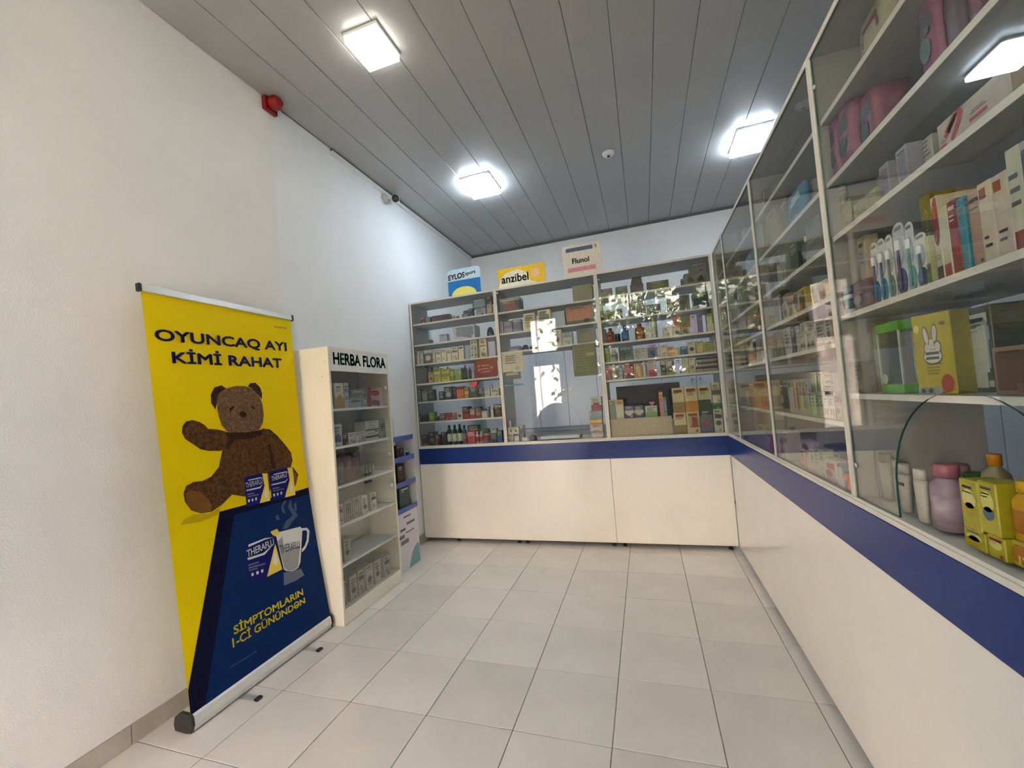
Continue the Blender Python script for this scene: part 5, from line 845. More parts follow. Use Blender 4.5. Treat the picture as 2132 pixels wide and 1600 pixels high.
  ('box',.1497,.03,1.1343,.0513,.0411,.0742,'dark red carton on second shelf of herb cabinet','goods on second shelf of herb cabinet','#4c2c2c','w',401),
  ('box',.2169,.03,1.1343,.0705,.0564,.0782,'white carton, first from left, second shelf of herb cabinet','goods like the white carton on second shelf of herb cabinet','#a09a98 #5c5458','w',402),
  ('box',.2794,.03,1.1343,.0434,.035,.0765,'white carton, second from left, second shelf of herb cabinet','goods like the white carton on second shelf of herb cabinet','#a09c94','',403),
  ('box',.333,.03,1.1343,.0527,.0421,.0747,'white carton, third from left, second shelf of herb cabinet','goods like the white carton on second shelf of herb cabinet','#9a9c8c #7c8074','C',404),
  ('box',.4434,.03,1.1343,.1553,.1,.0562,'white carton with dark bar, lowest of three on second shelf of herb cabinet','goods on second shelf of herb cabinet','#a4a498 #3c3c3c','B',405),
  ('box',.4476,.03,1.1908,.1577,.1,.0421,'white carton with dark bar, middle of three on second shelf of herb cabinet','goods on second shelf of herb cabinet','#a4a498 #3c3c3c','B',406),
  ('box',.4494,.03,1.2332,.1598,.1,.0446,'white carton with dark bar, topmost of three on second shelf of herb cabinet','goods on second shelf of herb cabinet','#a4a498 #8c8c84','w',407),
  ('box',.603,.05,1.1343,.074,.0592,.1258,'pale grey carton on second shelf of herb cabinet','goods on second shelf of herb cabinet','#84867c #6c6e64','bW',408),
  ('bag',.0894,.03,.8773,.0772,.0772,.1771,'brown paper pouch of herbs, first from left, third shelf of herb cabinet','goods like the brown paper pouch of herbs on third shelf of herb cabinet','#54483c #6c5c4c #4c4038','A',409),
  ('bag',.1718,.03,.8773,.0737,.0737,.1798,'brown paper pouch of herbs, second from left, third shelf of herb cabinet','goods like the brown paper pouch of herbs on third shelf of herb cabinet','#58483a #6c5c4c #4c4038','AG',410),
  ('bag',.2507,.03,.8773,.0716,.0716,.1599,'brown paper pouch of herbs, third from left, third shelf of herb cabinet','goods like the brown paper pouch of herbs on third shelf of herb cabinet','#5c4a3c #6c5c4c #4c3c34','A',411),
  ('bag',.232,.14,.8773,.0857,.0857,.2306,'brown paper pouch standing behind, first from left, third shelf of herb cabinet','goods like the brown paper pouch standing behind on third shelf of herb cabinet','#4c4638 #645c4a #48402e','A',412),
  ('bag',.3871,.14,.8773,.1009,.1009,.2185,'brown paper pouch standing behind, second from left, third shelf of herb cabinet','goods like the brown paper pouch standing behind on third shelf of herb cabinet','#50443a #645a4e #48402e','A',413),
  ('box',.3773,.03,.8773,.1229,.0983,.0828,'low white carton on third shelf of herb cabinet','goods on third shelf of herb cabinet','#8c887c #4c4a44','V',414),
  ('box',.0624,.03,.6223,.0545,.0436,.1333,'small white carton, first from left, fourth shelf of herb cabinet','goods like the small white carton on fourth shelf of herb cabinet','#908c82 #4c4a44','bw',415),
  ('box',.1375,.03,.6223,.0618,.0494,.1343,'small white carton, second from left, fourth shelf of herb cabinet','goods like the small white carton on fourth shelf of herb cabinet','#96928a #3c3a38','VW',416),
  ('box',.2189,.03,.6223,.0606,.0485,.1341,'small white carton, third from left, fourth shelf of herb cabinet','goods like the small white carton on fourth shelf of herb cabinet','#908c82 #54524c','Vw',417),
  ('box',.3112,.03,.6223,.0619,.0495,.1323,'small white carton, fourth from left, fourth shelf of herb cabinet','goods like the small white carton on fourth shelf of herb cabinet','#a09c90 #44423c','CW',418),
  ('box',.4107,.03,.6223,.0659,.0527,.1301,'small white carton, fifth from left, fourth shelf of herb cabinet','goods like the small white carton on fourth shelf of herb cabinet','#a4a094 #44423c','bw',419),
  ('box',.1048,.03,.3703,.0624,.0499,.1456,'single white carton on fifth shelf of herb cabinet','goods on fifth shelf of herb cabinet','#8c887c #4c4a44','CW',420),
  ('box',.0562,.03,.1008,.0342,.035,.1609,'white carton, first from left, bottom of herb cabinet','goods like the white carton on bottom of herb cabinet','#84827a','w',421),
  ('box',.1415,.03,.1008,.0681,.0545,.1618,'white carton, second from left, bottom of herb cabinet','goods like the white carton on bottom of herb cabinet','#8e8a7e #4c4a44','CW',422),
  ('box',.2216,.03,.1008,.0626,.0501,.1646,'white carton, third from left, bottom of herb cabinet','goods like the white carton on bottom of herb cabinet','#908c80 #4c4a44','bw',423),
  ('box',.3114,.03,.1008,.0738,.059,.1663,'white carton, fourth from left, bottom of herb cabinet','goods like the white carton on bottom of herb cabinet','#94908a #3c4450','Cw',424),
  ('box',.405,.03,.1008,.0678,.0543,.1639,'white carton, fifth from left, bottom of herb cabinet','goods like the white carton on bottom of herb cabinet','#908e84 #44423c','CW',425),
  ('box',.52,.03,.1008,.0728,.0582,.1506,'white carton, sixth from left, bottom of herb cabinet','goods like the white carton on bottom of herb cabinet','#94928a #44423c','bw',426),
 ]),
 (((-0.18, -0.345, 0), 1.5707963267948966), [
  ('box',.1925,.03,.9253,.0428,.08,.1147,'dark red carton on top shelf of display stand','goods on top shelf of display stand','#3c2428','',427),
  ('box',.2497,.03,.9253,.0589,.08,.0827,'dark green carton on top shelf of display stand','goods on top shelf of display stand','#2c3c38','w',428),
  ('jar',.3581,.03,.9253,.0317,.0317,.0554,'blue jar on top shelf of display stand','goods on top shelf of display stand','#2c4468 #7c8ca8','',429),
  ('box',.2184,.03,.7153,.1084,.09,.1601,'brown carton on second shelf of display stand','goods on second shelf of display stand','#3a2c26 #4c3c34','w',430),
  ('box',.2462,.03,.5003,.1536,.09,.1756,'dark teal carton on bottom of display stand','goods on bottom of display stand','#183c38 #24504a','w',431),
 ]),
]
# ================================================================ roll-up banner
BO, BL_ = Vector((-.185, -1.476, .075)), 1.9304533
BV, BN = Vector((-.07511189, 0, .99717511)), Vector((.99717511, 0, .07511189))
BR = thing('roll_up_banner', 'tall yellow and blue roll-up banner printed with a teddy bear', 'banner', (-.21, -1.476, 0))
def bend(u, v, k):
    s = min(1, max(0, (u + .43) / .86)); return BO + Vector((0, 1, 0)) * (u) + BV * v + BN * (k - .042 * s * s * math.sin(PI * min(1, max(0, v / BL_)))) - BR.location
def bent(name, bm, mat, k, parent=BR):
    """cuts a flat print into a grid, then lays it on the bowed banner sheet"""
    for i in range(-10, 11): bmesh.ops.bisect_plane(bm, geom=bm.verts[:] + bm.edges[:] + bm.faces[:], plane_co=(i * .05, 0, 0), plane_no=(1, 0, 0))
    for i in range(0, 40): bmesh.ops.bisect_plane(bm, geom=bm.verts[:] + bm.edges[:] + bm.faces[:], plane_co=(0, i * .05, 0), plane_no=(0, 1, 0))
    for q in bm.verts: q.co = bend(q.co.x, q.co.y, k)
    b = MB(); b.add(bm, mat); bm.free(); return b.obj(name, parent)
def flat(polys):
    bm = bmesh.new()
    for p in polys:
        try: bm.faces.new([bm.verts.new((x, y, 0)) for x, y in p])
        except ValueError: pass
    bmesh.ops.triangulate(bm, faces=bm.faces[:]); return bm
def bink(n, c, noise=0., ns=40): return pbr('banner ' + n, c, .62, noise=noise, nscale=ns, spec=.12)
YEL = bink('yellow', (.74, .55, .0)); NAVY = bink('navy', (.0025, .0025, .022)); BBLU = bink('blue', (.001, .018, .095)); FUR = bink('brown fur', (.085, .036, .012), .55, 70)
FURD = bink('dark fur', (.035, .014, .006), .5, 70); FURL = bink('light fur', (.15, .082, .042), .45, 70); PAD = bink('tan', (.17, .075, .018), .1, 20)
INKN = bink('ink navy', (.012, .010, .075)); WHT = bink('white', (.70, .70, .68)); BOXB = bink('pack blue', (.006, .008, .12)); BYL = bink('pack yellow', (.80, .58, .08)); STEAM = bink('steam', (.06, .10, .20)); MUGD = bink('mug shade', (.33, .33, .31)); YTXT = bink('yellow lettering', (.80, .64, .02)); YSH = bink('yellow shade', (.50, .36, .002)); GREYP = bink('grey print', (.14, .16, .22))
bent('sheet', flat([[(-.439, 0), (.415, 0), (.378, BL_), (-.473, BL_)]]), YEL, 0)
KM = {'YEL': YEL, 'NAVY': NAVY, 'BBLU': BBLU, 'FUR': FUR, 'FURD': FURD, 'FURL': FURL, 'PAD': PAD, 'WHT': WHT, 'BOXB': BOXB, 'BYL': BYL, 'STEAM': STEAM, 'MUGD': MUGD, 'YSH': YSH, 'GREYP': GREYP}
for nm, layers in PRINTS:                       # one printed picture = one part, its inks layered a hair apart
    root = None
    for mk, lev, polys in layers:
        for pl in polys:
            o = bent('ink' if root else nm, flat([pl]), KM[mk], .0004 + .00035 * lev, root or BR); root = root or o
for nm, body, mk, p0, p1, h0, h1, bold in LETTERS:  # p0,p1: baseline ends, h0,h1: cap heights
    bm = text_verts(body, bold); fx = sorted((min(q.co.x for q in f.verts), max(q.co.x for q in f.verts)) for f in bm.faces); gaps = []; e = fx[0][1]
    for x0, x1 in fx:
        if x0 > e: gaps.append((x0 - e, (x0 + e) / 2))
        e = max(e, x1)
    cuts = [-1] + sorted(m for g, m in sorted(gaps)[-body.count(' '):]) * (' ' in body) + [2]
    for c0, c1 in zip(cuts, cuts[1:]):          # each word is a print of its own
        w_ = bm.copy(); bmesh.ops.delete(w_, geom=[q for q in w_.verts if not c0 < q.co.x < c1], context='VERTS')
        for q in w_.verts:
            x, y = q.co.x, q.co.y; q.co = Vector((p0[0] + (p1[0] - p0[0]) * x, p0[1] + (p1[1] - p0[1]) * x + y * (h0 + (h1 - h0) * x), 0))
        bent(nm, w_, {'N': INKN, 'Y': YTXT, 'W': WHT, 'G': GREYP}[mk], .0032)
    bm.free()
b = MB()                                         # cassette: half-drop profile swept along y
prof = [(-.062, .004), (-.068, .03), (-.060, .062), (-.03, .084), (.022, .082), (.034, .07), (.040, .035), (.030, .006), (.0, .001)]
n = len(prof); i = b.m(ALU)
for y in (-.432, .408): b.v += [(px, y, pz) for px, pz in prof]
for j in range(n): q = (j + 1) % n; b.f.append((j, q, n + q, n + j)); b.mi.append(i); b.sm.append(False)
b.obj('cassette', BR)
for y0, y1 in ((-.446, -.4322), (.4082, .420)):
    b = MB(); c = b.m(BLACK); m_ = len(b.v)
    for y in (y0, y1): b.v += [(px * 1.06, y, pz * 1.03) for px, pz in prof]
    b.f += [tuple(range(n)), tuple(reversed(range(n, 2 * n)))] + [(j, (j + 1) % n, n + (j + 1) % n, n + j) for j in range(n)]
    b.mi += [c] * (n + 2); b.sm += [False] * (n + 2); b.obj('end_cap', BR)
b = MB(); A0, A1 = bend(-.473, BL_ - .004, .002), bend(.378, BL_ - .004, .002)
Mr = Matrix.Translation((A0 + A1) / 2) @ Matrix.Rotation(math.radians(-4.3), 4, 'Y')
def rbox(x0, x1, y0, y1, z0, z1, mat, name):
    bm = bmesh.new(); bmesh.ops.create_cube(bm, size=1)
    for q in bm.verts: q.co = Vector(((x0 + x1) / 2 + q.co.x * (x1 - x0), (y0 + y1) / 2 + q.co.y * (y1 - y0), (z0 + z1) / 2 + q.co.z * (z1 - z0)))
    bmesh.ops.bevel(bm, geom=bm.edges[:], offset=.002, segments=2, affect='EDGES'); b = MB(); b.add(bm, mat, Mr); bm.free(); return b.obj(name, BR)
rbox(-.010, .010, -.426, .426, -.012, .020, ALU, 'top_rail')
for s in (-1, 1): rbox(-.0115, .0115, s * .4335 - .007, s * .4335 + .007, -.015, .023, BLACK, 'rail_cap')
b = MB(); b.lathe([(.007, 0), (.007, 1.91)], METAL, 10, M=Matrix.Translation((-.045, 0, .075)) @ Matrix.Rotation(math.atan2(-.097, 1.91), 4, 'Y')); b.obj('support_pole', BR)
for y in (-.205, .192):
    f = one('foot', METAL, (-.05, .132, y - .014, y + .014, .0005, .006), BR, ch=.001)
    b = MB(); b.box(.128, .152, y - .017, y + .017, .0, .012, BLACK, .003); b.obj('rubber_tip', f)

# ================================================================ sign boards on top of the back cabinet
def sign(label, x0, x1, z1, col, r=0.):
    t = thing('sign_board', label, 'sign', (0, .53, 2.4282)); h = z1 - 2.4282
    pts = [(x0, 0), (x1, 0)] + ([(x1, h - r)] + [(x1 - r + r * math.cos(a * PI / 12), h - r + r * math.sin(a * PI / 12)) for a in range(1, 6)] + [(x1 - r, h), (x0 + r, h)] +
          [(x0 + r + r * math.cos(a * PI / 12), h - r + r * math.sin(a * PI / 12)) for a in range(7, 12)] + [(x0, h - r)] if r else [(x1, h), (x0, h)])
    b = MB(); b.prism(pts, 0, .006, ink(col)); b.obj('board', t)
    b = MB(); b.box(x0 + .05, x0 + .09, .0065, .09, .0005, .003, WPLAST); b.box(x1 - .09, x1 - .05, .0065, .09, .0005, .003, WPLAST); b.obj('foot', t); return t
def pr(t, name, mat, polys, lev=1):
    b = MB()
    for p in polys: b.poly([(x, -.0004 * lev, z) for x, z in p], mat)
    return b.obj(name, t)
def rect(a, c, z0, z1): return [(a, z0), (c, z0), (c, z1), (a, z1)]
def arc(cx, cz, rx, rz, a0, a1, n=20): return [(cx + rx * math.cos(math.radians(a0 + (a1 - a0) * k / n)), cz + rz * math.sin(math.radians(a0 + (a1 - a0) * k / n))) for k in range(n + 1)]
t = sign('blue sign board with a yellow sun standing on the back cabinet', .045, .402, 2.70, '#9fb8c8', .04)
pr(t, 'blue_field', ink('#0a68a8'), [rect(.047, .398, .002, .155)]); pr(t, 'yellow_sun', ink('#c6c468'), [arc(.215, .003, .135, .085, 0, 180)], 2)
b = MB(); letter(b, 'EYLOS', ink('#b8323e'), .055, .235, .165, .222, -.0014, .03, .012); letter(b, 'sport', ink('#c8643c'), .24, .352, .182, .222, -.0014, .02, .008); b.obj('lettering', t)
t = sign('yellow sign board with grey lettering standing on the back cabinet', .58, 1.048, 2.617, '#c4a61c', .012)
pr(t, 'white_swoosh', ink('#d6d4b4'), [[(.582, .002), (.98, .002), (.90, .04), (.86, .13), (.78, .165), (.66, .14), (.60, .09)]]); pr(t, 'orange_dot', ink('#d0a888'), [arc(.955, .105, .04, .045, 0, 350)], 2)
b = MB(); letter(b, 'anzibel', ink('#4a4c56'), .615, .885, .045, .125, -.0016, .022, .0); b.obj('lettering', t)
t = sign('white sign board with blue and pink bars standing on the back cabinet', 1.222, 1.566, 2.722, '#b9b6ac', .008)
pr(t, 'blue_bar', ink('#4b5474'), [rect(1.255, 1.50, .232, .268)]); pr(t, 'pink_bar', ink('#b07884'), [rect(1.26, 1.515, .045, .085)]); pr(t, 'small_stamp', ink('#888480'), [rect(1.515, 1.535, .235, .27)])
b = MB(); letter(b, 'Flunol', ink('#1c1712'), 1.305, 1.46, .12, .17, -.0012, .022); b.obj('lettering', t)

# ================================================================ goods: builders (front faces -y, base at z=0, centred in x)
def deco(b, st, w, h, cols, rng, c0=None):
    c0 = ink(cols[0]); y = -.0005; a = ink(cols[min(1, len(cols) - 1)]); n = len(cols); c3 = ink(cols[2]) if n > 2 else a; dk = ink('#3a3a38')
    def R(u0, u1, v0, v1, m, k=0): b.poly([((u0 - .5) * w, y - k * .0003, v0 * h), ((u1 - .5) * w, y - k * .0003, v0 * h), ((u1 - .5) * w, y - k * .0003, v1 * h), ((u0 - .5) * w, y - k * .0003, v1 * h)], m)
    lum = sum(lin(cols[0])) / 3; tk = dk if lum > .12 else ink('#a8a69a')
    if not set(st) & set('rviqzg') and w > .02 and cols[0] not in ('#9a9078', '#93a1aa', '#7e7e66', '#9aa0b4'):
        u = rng.uniform(.12, .2); v = rng.uniform(.80, .88)
        R(u, rng.uniform(.6, .88), v, v + .05, tk, 1)
        for k in range(rng.randint(1, 3)): R(u, rng.uniform(.45, .8), v - .09 - .06 * k, v - .068 - .06 * k, tk, 1)
        if rng.random() < .6: u = rng.uniform(.5, .7); R(u, u + .2, .06, .06 + min(.2, .2 * w / h), c3 if n > 1 else tk, 1)
    for s in st:
        if s == 'B': R(.0, 1, .38, .62, a)
        elif s == 'b': R(.12, .88, .60, .76, a)
        elif s == 'T': R(0, 1, .76, 1, a)
        elif s == 't': R(.15, .85, .80, .92, c3, 1)
        elif s == 'L': R(0, 1, 0, .42, a)
        elif s == 'l': R(0, 1, 0, .2, c3, 1)
        elif s == 'S': R(0, .25, 0, 1, a)
        elif s == 'V':
            for k in range(3): R(.1 + .3 * k, .24 + .3 * k, .04, .96, a)
        elif s == 'D': R(.14, .44, .18, .46, a); R(.56, .86, .18, .46, a)
        elif s == 'C': b.poly([(w * .32 * math.cos(k * PI / 5), y - .0003, h * .40 + min(w, h) * .30 * math.sin(k * PI / 5)) for k in range(10)], c3)
        elif s == 'O': b.poly([(w * .36 * math.cos(k * PI / 6), y - .0003, h * .62 + h * .20 * math.sin(k * PI / 6)) for k in range(12)], a)
        elif s == 'W':
            for k in range(3): R(.15, .15 + rng.uniform(.4, .7), .70 - .13 * k, .745 - .13 * k, dk, 2)
        elif s == 'w':
            for k in range(2): R(.2, .2 + rng.uniform(.3, .6), .30 - .1 * k, .335 - .1 * k, dk, 2)
        elif s == 'P': R(.08, .92, .1, .9, a)
        elif s == 'E': R(.18, .36, .35, .65, dk, 2); R(.64, .82, .35, .65, dk, 2)
        elif s == 'q': R(.12, .62, .80, .93, a)
        elif s == 'z': R(.1, .9, .03, .2, a)
        elif s == 'g':
            for k in range(9): R(.12, .12 + rng.uniform(.5, .75), .84 - .085 * k, .855 - .085 * k, ink('#80823c'))
            R(.06, .085, .2, .95, a); R(.55, .9, .62, .72, a)
        elif s == 'r':
            R(.02, .98, .0, .17, c3); R(.5, 1, .50, .98, a); b.poly([(w * .46 * math.cos(k * PI / 10) + w * .05, y - .0004, h * .68 + h * .27 * math.sin(k * PI / 10)) for k in range(20)], a)
            for rr, mm in ((.36, c0), (.30, dk), (.25, ink('#98927c'))): b.poly([(w * rr * math.cos(k * PI / 10), y - .0012 + .001 * rr, h * .28 + w * rr * math.sin(k * PI / 10)) for k in range(20)], mm)
            bm = text_verts('Colgate', .01); b.add(bm, ink('#b8b0a4'), Matrix(((0, -w * .30, 0, w * .22), (0, 0, 0, y - .0016), (-h * .44, 0, 0, h * .90), (0, 0, 0, 1)))); bm.free()
        elif s == 'v':
            bm = text_verts('Colgate', .0); b.add(bm, ink('#8c9068'), Matrix(((0, -w * .3, 0, w * .2), (0, 0, 0, y - .0004), (-h * .5, 0, 0, h * .85), (0, 0, 0, 1)))); bm.free()
        elif s == 'i':
            P = lambda u, v: ((u - .5) * w, y - .0006, v * h)
            b.poly([P(.20, .28), P(.23, .12), P(.42, .78), P(.39, .92)], a); b.poly([P(.10, .5), P(.14, .38), P(.36, .84), P(.40, .94), P(.36, .99), P(.31, .96)], a); b.poly([P(.12, .62), P(.2, .48), P(.34, .9), P(.27, .96)], a)
            for u0, u1, v0 in ((.48, .72, .30), (.02, .13, .16)): R(u0, u1, v0, v0 + .11, a); R(u0 + .02, u1, v0 + .2, v0 + .235, dk); R(u0 + .04, u1 - .04, v0 + .27, v0 + .30, dk)
        elif s == 'X':
            for k in range(6): R(rng.uniform(.05, .6), rng.uniform(.62, .95), rng.uniform(.05, .5), rng.uniform(.52, .9), (a, c3)[k % 2], 1 + .3 * k)
def make(kind, w, d, h, cols, st, rng):
    """returns (name, category, MB, [(part name, MB)])"""
    b = MB(); c0 = ink(cols[0]); parts = []
    if kind == 'box':
        b.box(-w / 2, w / 2, 0, d, 0, h, c0, min(.0012, w * .05)); deco(b, st, w, h, cols, rng)
        if 'T' in st: b.box(-w / 2 - .0002, w / 2 + .0002, .0012, d - .0012, h * .76, h - .0013, ink(cols[1]))
        return 'carton', 'box', b, parts
    if kind == 'ybox': b.box(-w / 2, w / 2, 0, d, 0, h, c0, .002); p = MB(); deco(p, st, w, h, cols, rng); parts.append(('printed_front', p)); return 'carton', 'box', b, parts
    if kind == 'limebox':
        t = h * .13; q = .004
        for z0, z1 in ((0, t), (h - t, h)): b.box(-w / 2, w / 2, 0, d, z0, z1, c0, .001)
        for x0, x1, y0, y1 in ((-w / 2, -w / 2 + q, 0, q), (w / 2 - q, w / 2, 0, q), (-w / 2, -w / 2 + q, d - q, d), (w / 2 - q, w / 2, d - q, d)): b.box(x0, x1, y0, y1, t, h - t, ink('#98a090'))
        p = MB(); p.box(-w / 2 + q, w / 2 - q, d - .003, d - .001, t, h - t, ink(cols[1])); parts.append(('inner_card', p))
        p = MB(); p.box(-w / 2 + q + .0003, w / 2 - q - .0003, .001, .002, t + .0003, h - t - .0003, glass('clear plastic', (.9, .92, .88))); parts.append(('clear_window', p))
        p = MB(); p.poly([(-w * .3 + w * .14 * math.cos(k * PI / 6), .0004, h * .21 + w * .14 * math.sin(k * PI / 6)) for k in range(12)], ink('#8c907c')); parts.append(('round_sticker', p))
        return 'window_carton', 'box', b, parts
    if kind == 'rabbit':
        b.box(-w / 2, w / 2, 0, d, 0, h, c0, .0015); P = lambda u, v, l=1: ((u - .5) * w, -.0004 * l, v * h)
        ell = lambda u, v, a, c, l, rot=0, n=18: [P(u + a * math.cos(k * 2 * PI / n) * math.cos(rot) - c * math.sin(k * 2 * PI / n) * math.sin(rot), v + (a * math.cos(k * 2 * PI / n) * math.sin(rot) + c * math.sin(k * 2 * PI / n)) , l) for k in range(n)]
        p = MB(); GR, WH = ink('#55575c'), ink(cols[1])
        for mm, e, l in ((GR, .022, 1), (WH, 0, 2)):
            p.poly(ell(.35, .73, .055 + e, .10 + e, l, .35), mm); p.poly(ell(.58, .75, .055 + e, .10 + e, l, -.2), mm); p.poly([P(.40 - e, .56, l), P(.56 + e, .56, l), P(.53 + e, .68, l), P(.43 - e, .68, l)], mm)
            p.poly(ell(.36, .57, .07 + e, .06 + e, l), mm); p.poly(ell(.63, .58, .07 + e, .06 + e, l), mm); p.poly(ell(.48, .47, .23 + e, .085 + e, l), mm)
        for z in (.49, .43): p.poly([P(.30, z, 3), P(.66, z, 3), P(.64, z + .035, 3), P(.32, z + .035, 3)], GR)
        for z, x1 in ((.365, .70), (.325, .64), (.285, .62), (.25, .6)): p.poly([P(.3, z, 1), P(x1, z, 1), P(x1, z + .016, 1), P(.3, z + .016, 1)], ink('#6a6424'))
        parts.append(('rabbit_emblem', p)); p = MB(); p.poly(ell(.78, .13, .16, .11, 1), ink(cols[2])); parts.append(('fruit_print', p)); p = MB(); p.poly(ell(.12, .83, .07, .05, 1), ink('#b4ac70')); p.poly(ell(.80, .86, .08, .025, 1), ink('#6c3c24')); parts.append(('small_badges', p))
        p = MB(); p.poly([P(0, 0, 1), P(.62, 0, 1), P(.62, .09, 1), P(0, .09, 1)], ink('#7c807c')); p.poly(ell(.14, .045, .06, .03, 2), ink('#3c4044')); p.poly(ell(.34, .045, .06, .03, 2), ink('#3c4044')); parts.append(('printed_base', p))
        return 'carton', 'box', b, parts
    if kind == 'slab': b.box(-w / 2, w / 2, 0, d, 0, h, c0, .001); return 'flat_pack', 'box', b, parts
    if kind in ('bot', 'pump', 'wide'):
        r = w / 2; q = min(1, d / w); cy_ = r * q; ch = h * (.16 if kind != 'wide' else .2); sh = h - ch
        nk = r * (.42 if kind != 'wide' else .6)
        b.lathe([(r * .9, 0), (r, h * .02), (r, sh * .78), (r * .93, sh * .86), (nk, sh * .97), (nk, sh)], c0, 14, 0, cy_, 1, q)
        k = MB(); k.lathe([(nk * 1.15, sh + .0003), (nk * 1.18, h * .985), (nk * .95, h)], ink(cols[1]), 12, 0, cy_, 1, max(q, .8))
        if kind == 'pump': k.box(-r * .15, r * .6, cy_ - r * .12, cy_ + r * .12, h, h * 1.03, ink(cols[1]))
        parts.append(('cap', k))
        if len(cols) > 2:
            l = MB(); l.lathe([(r * 1.012, sh * .18), (r * 1.012, sh * .66)], ink(cols[2]), 14, 0, cy_, 1, q); parts.append(('paper_label', l))
        return 'bottle', 'bottle', b, parts
    if kind == 'sham':
        r = w / 2; q = .62; cy_ = r * q
        b.lathe([(r * .74, 0), (r * .80, h * .02), (r * .94, h * .45), (r, h * .72), (r * .96, h * .80)], c0, 16, 0, cy_, 1, q)
        k = MB(); k.lathe([(r * .95, h * .803), (r * .93, h * .97), (r * .82, h)], ink(cols[1]), 16, 0, cy_, 1, q); parts.append(('cap', k))
        if len(cols) > 2: l = MB(); l.box(-r * .3, r * .8, -.0012, cy_ * .2, h * .56, h * .62, ink('#54504a')); parts.append(('paper_label', l))
        return 'bottle', 'bottle', b, parts
    if kind == 'jar':
        r = w / 2; b.lathe([(r * .92, 0), (r, h * .06), (r, h * .64), (r * .9, h * .7)], c0, 14, 0, r)
        k = MB(); k.lathe([(r * .98, h * .705), (r, h * .75), (r, h * .95), (r * .93, h)], ink(cols[1]), 14, 0, r); parts.append(('lid', k))
        if len(cols) > 2: l = MB(); l.lathe([(r * 1.012, h * .16), (r * 1.012, h * .54)], ink(cols[2]), 14, 0, r); parts.append(('paper_label', l))
        return 'jar', 'jar', b, parts
    if kind == 'tube':
        n = 12; r = w / 2
        for z, sx, sy in ((h * .12, .62, .62), (h * .2, 1, .8), (h * .6, 1, .5), (h, 1.02, .05)): pass
        i = b.m(c0); rows = ((h * .10, .7, .7), (h * .18, .95, .8), (h * .6, 1, .5), (h, 1.04, .06))
        for z, sx, sy_ in rows:
            for k in range(n): a = 2 * PI * k / n; b.v.append((r * sx * math.cos(a), r + r * sy_ * math.sin(a), z))
        for j in range(3):
            for k in range(n): k2 = (k + 1) % n; b.f.append((j * n + k, j * n + k2, (j + 1) * n + k2, (j + 1) * n + k)); b.mi.append(i); b.sm.append(True)
        b.f.append(tuple(reversed(range(n)))); b.f.append(tuple(range(3 * n, 4 * n))); b.mi += [i, i]; b.sm += [False, False]
        k = MB(); k.lathe([(r * .6, 0), (r * .66, h * .095)], ink(cols[1]), 12, 0, r); parts.append(('cap', k)); return 'tube', 'tube', b, parts
    if kind == 'bag':
        bm = bmesh.new(); bmesh.ops.create_cube(bm, size=1); bmesh.ops.subdivide_edges(bm, edges=bm.edges[:], cuts=3, use_grid_fill=True)
        for q in bm.verts:
            x, y, z = q.co * 2; f = 1 - .09 * (x ** 4 + z ** 4) ; g = 1 - .04 * y * y
            q.co = Vector((x * w / 2 * g, d / 2 + y * d / 2 * f, h / 2 + z * h / 2 * (1 - .05 * y * y - .0 * x)))
        b.add(bm, c0, None, True); bm.free()
        p = MB()
        for s in st:
            if s == 'A': p.poly([(-w * .3, d * .02 - .002, h * .55), (w * .35, d * .02 - .002, h * .6), (w * .3, d * .02 - .002, h * .85), (-w * .25, d * .02 - .002, h * .8)], ink(cols[1]))
            if s in 'AG':
                for _k in range(4):
                    u, v, du, dv = rng.uniform(-.42, .15), rng.uniform(.08, .7), rng.uniform(.08, .3), rng.uniform(.02, .09)
                    p.poly([(w * uu, d * .02 - .003 - .0002 * _k, h * vv) for uu, vv in ((u, v), (u + du, v), (u + du, v + dv), (u, v + dv))], ink(cols[1 + _k % 2]))
            if s == 'G': p.poly([(w * .3 * math.cos(k * PI / 5) - w * .1, d * .01 - .003, h * .35 + h * .16 * math.sin(k * PI / 5)) for k in range(10)], ink(cols[2]))
        if p.v: parts.append(('printed_picture', p))
        return 'soft_pack', 'pack', b, parts
    if kind == 'brush':
        pts = [(-w / 2, 0), (w / 2, 0), (w / 2, h * .9)] + [(w * .5 * math.cos(a * PI / 8), h * .9 + h * .1 * math.sin(a * PI / 8)) for a in range(1, 8)] + [(-w / 2, h * .9)]
        b.prism(pts, .004, .0055, c0)
        b.box(-w * .28, w * .28, .0025, .0042, h * .9, h * .945, ink('#6c7074'))
        k = MB(); k.prism([(w * .42 * math.cos(a * PI / 9), h * .19 + h * .18 * math.sin(a * PI / 9)) for a in range(18)], .001, .0042, ink(cols[1])); parts.append(('printed_oval', k))
        k = MB(); k.prism([(w * .36 * math.cos(a * PI / 9), h * .60 + h * .19 * math.sin(a * PI / 9)) for a in range(18)], .0015, .0042, ink('#8e9498')); parts.append(('blister', k))
        k = MB(); k.box(-w * .09, w * .09, -.003, .0015, h * .08, h * .52, ink(cols[1]), .001); k.box(-w * .06, w * .06, -.002, .0015, h * .52, h * .62, ink(cols[1])); parts.append(('brush_handle', k))
        k = MB(); k.box(-w * .14, w * .14, -.004, .0015, h * .62, h * .76, ink(cols[2] if len(cols) > 2 else '#d8d8d4'), .001); parts.append(('bristles', k))
        return 'toothbrush_pack', 'toothbrush', b, parts
    if kind == 'heart':
        pts = [(0, 0), (w * .5, h * .55), (w * .46, h * .85), (w * .25, h), (0, h * .8), (-w * .25, h), (-w * .46, h * .85), (-w * .5, h * .55)]
        b.prism(pts, 0, d, c0); return 'heart_tin', 'tin', b, parts
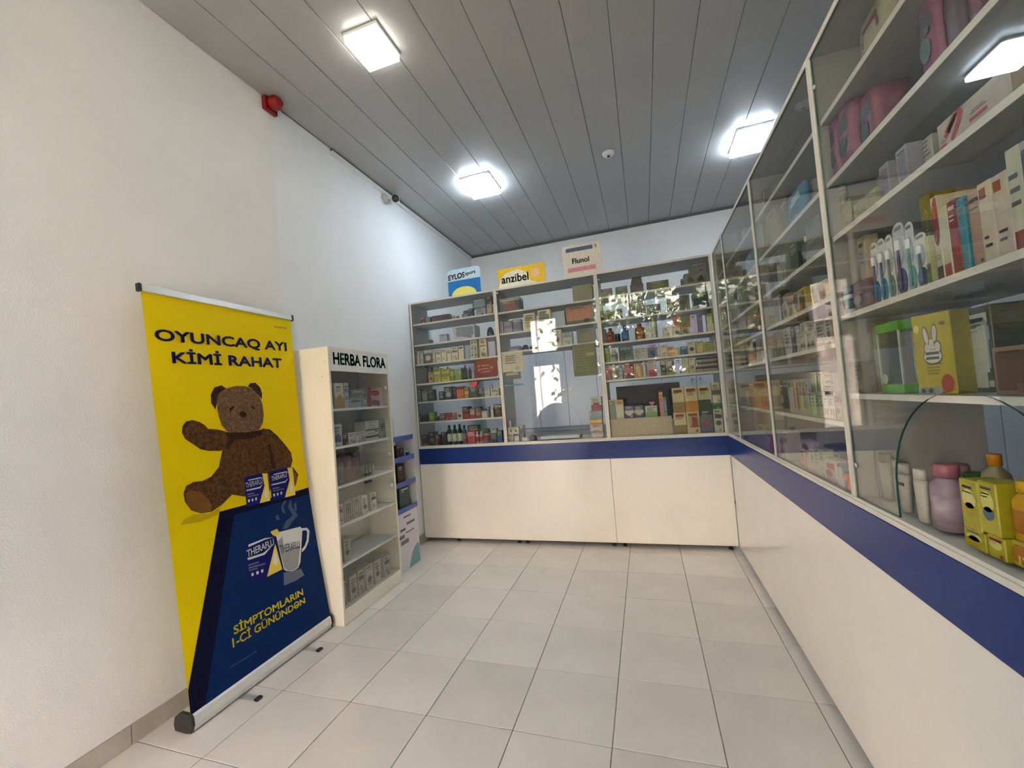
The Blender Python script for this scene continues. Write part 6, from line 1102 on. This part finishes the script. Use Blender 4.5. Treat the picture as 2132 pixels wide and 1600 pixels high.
    if kind == 'dome':
        b.lathe([(w / 2, 0), (w / 2, h * .3), (w * .42, h * .7), (w * .22, h * .95), (w * .06, h)], c0, 14, 0, w / 2 * min(1, d / w), 1, min(1, d / w)); return 'round_device', 'device', b, parts
    if kind == 'dev':
        b.box(-w / 2, w / 2, 0, d, 0, h * .5, c0, .002)
        b.prism([(-w * .45, h * .5), (w * .45, h * .5), (w * .4, h), (-w * .3, h)], d * .2, d * .9, c0); s = MB(); s.box(-w * .3, w * .3, -.001, 0, h * .12, h * .4, ink(cols[1])); parts.append(('screen', s))
        return 'monitoring_device', 'device', b, parts
    if kind == 'sheet':
        b.box(-w / 2, w / 2, 0, .001, 0, h, c0); deco(b, st, w, h, cols, rng); return 'paper_notice', 'notice', b, parts
    if kind == 'card':
        r = min(w, h) * .12; pts = []
        for cx, cz, a0 in ((w / 2 - r, r, -90), (w / 2 - r, h - r, 0), (-w / 2 + r, h - r, 90), (-w / 2 + r, r, 180)):
            pts += [(cx + r * math.cos(math.radians(a0 + a)), cz + r * math.sin(math.radians(a0 + a))) for a in (0, 30, 60, 90)]
        b.prism(pts, 0, .002, c0); a = MB(); m = ink(cols[1])
        for x0, x1, z0, z1 in ((-.35, -.27, .6, .7), (-.35, -.25, .38, .48), (-.2, .16, .62, .68), (-.22, .12, .45, .5), (-.2, .18, .29, .34), (.2, .3, .45, .58)): a.box(x0 * w, x1 * w, -.0006, -.0001, z0 * h, z1 * h, m)
        parts.append(('printed_text', a)); return 'hanging_card', 'card', b, parts
    raise ValueError(kind)
def place(rec, O, rz):
    kind, x, y, z, w, d, h, label, group, cols, st, seed = rec[:12]; rot = rec[12] if len(rec) > 12 else 0
    rng = random.Random(seed); nm, cat, b, parts = make(kind, w, d, h, cols.split(), st, rng)
    p = Vector(O) + Matrix.Rotation(rz, 3, 'Z') @ Vector((x, y, z))
    o = b.obj(nm, None, p, rz + rot); tag(o, label, cat, group or None)
    for pn, pb in parts: pb.obj(pn, o)
    return o
for (O, rz), recs in GOODS:
    for r in recs: place(r, O, rz)


# computer monitor standing behind the cream box in the right back bay
t = thing('computer_monitor', 'black computer monitor behind the cream box in the right back bay', 'monitor', (1.86, .86, .9446))
SCR = pbr('black screen', (.004, .004, .005), .12)
b = MB(); b.box(-.285, .285, -.01, .025, .12, .455, BLACK, .004); b.obj('monitor_body', t)
b = MB(); b.box(-.275, .275, -.0115, -.0102, .13, .445, SCR); b.obj('screen', t)
b = MB(); b.box(-.03, .03, .028, .045, .01, .2, BLACK, .003); b.obj('stand', t); b = MB(); b.box(-.11, .11, -.04, .07, 0, .01, BLACK, .003); b.obj('base', t)
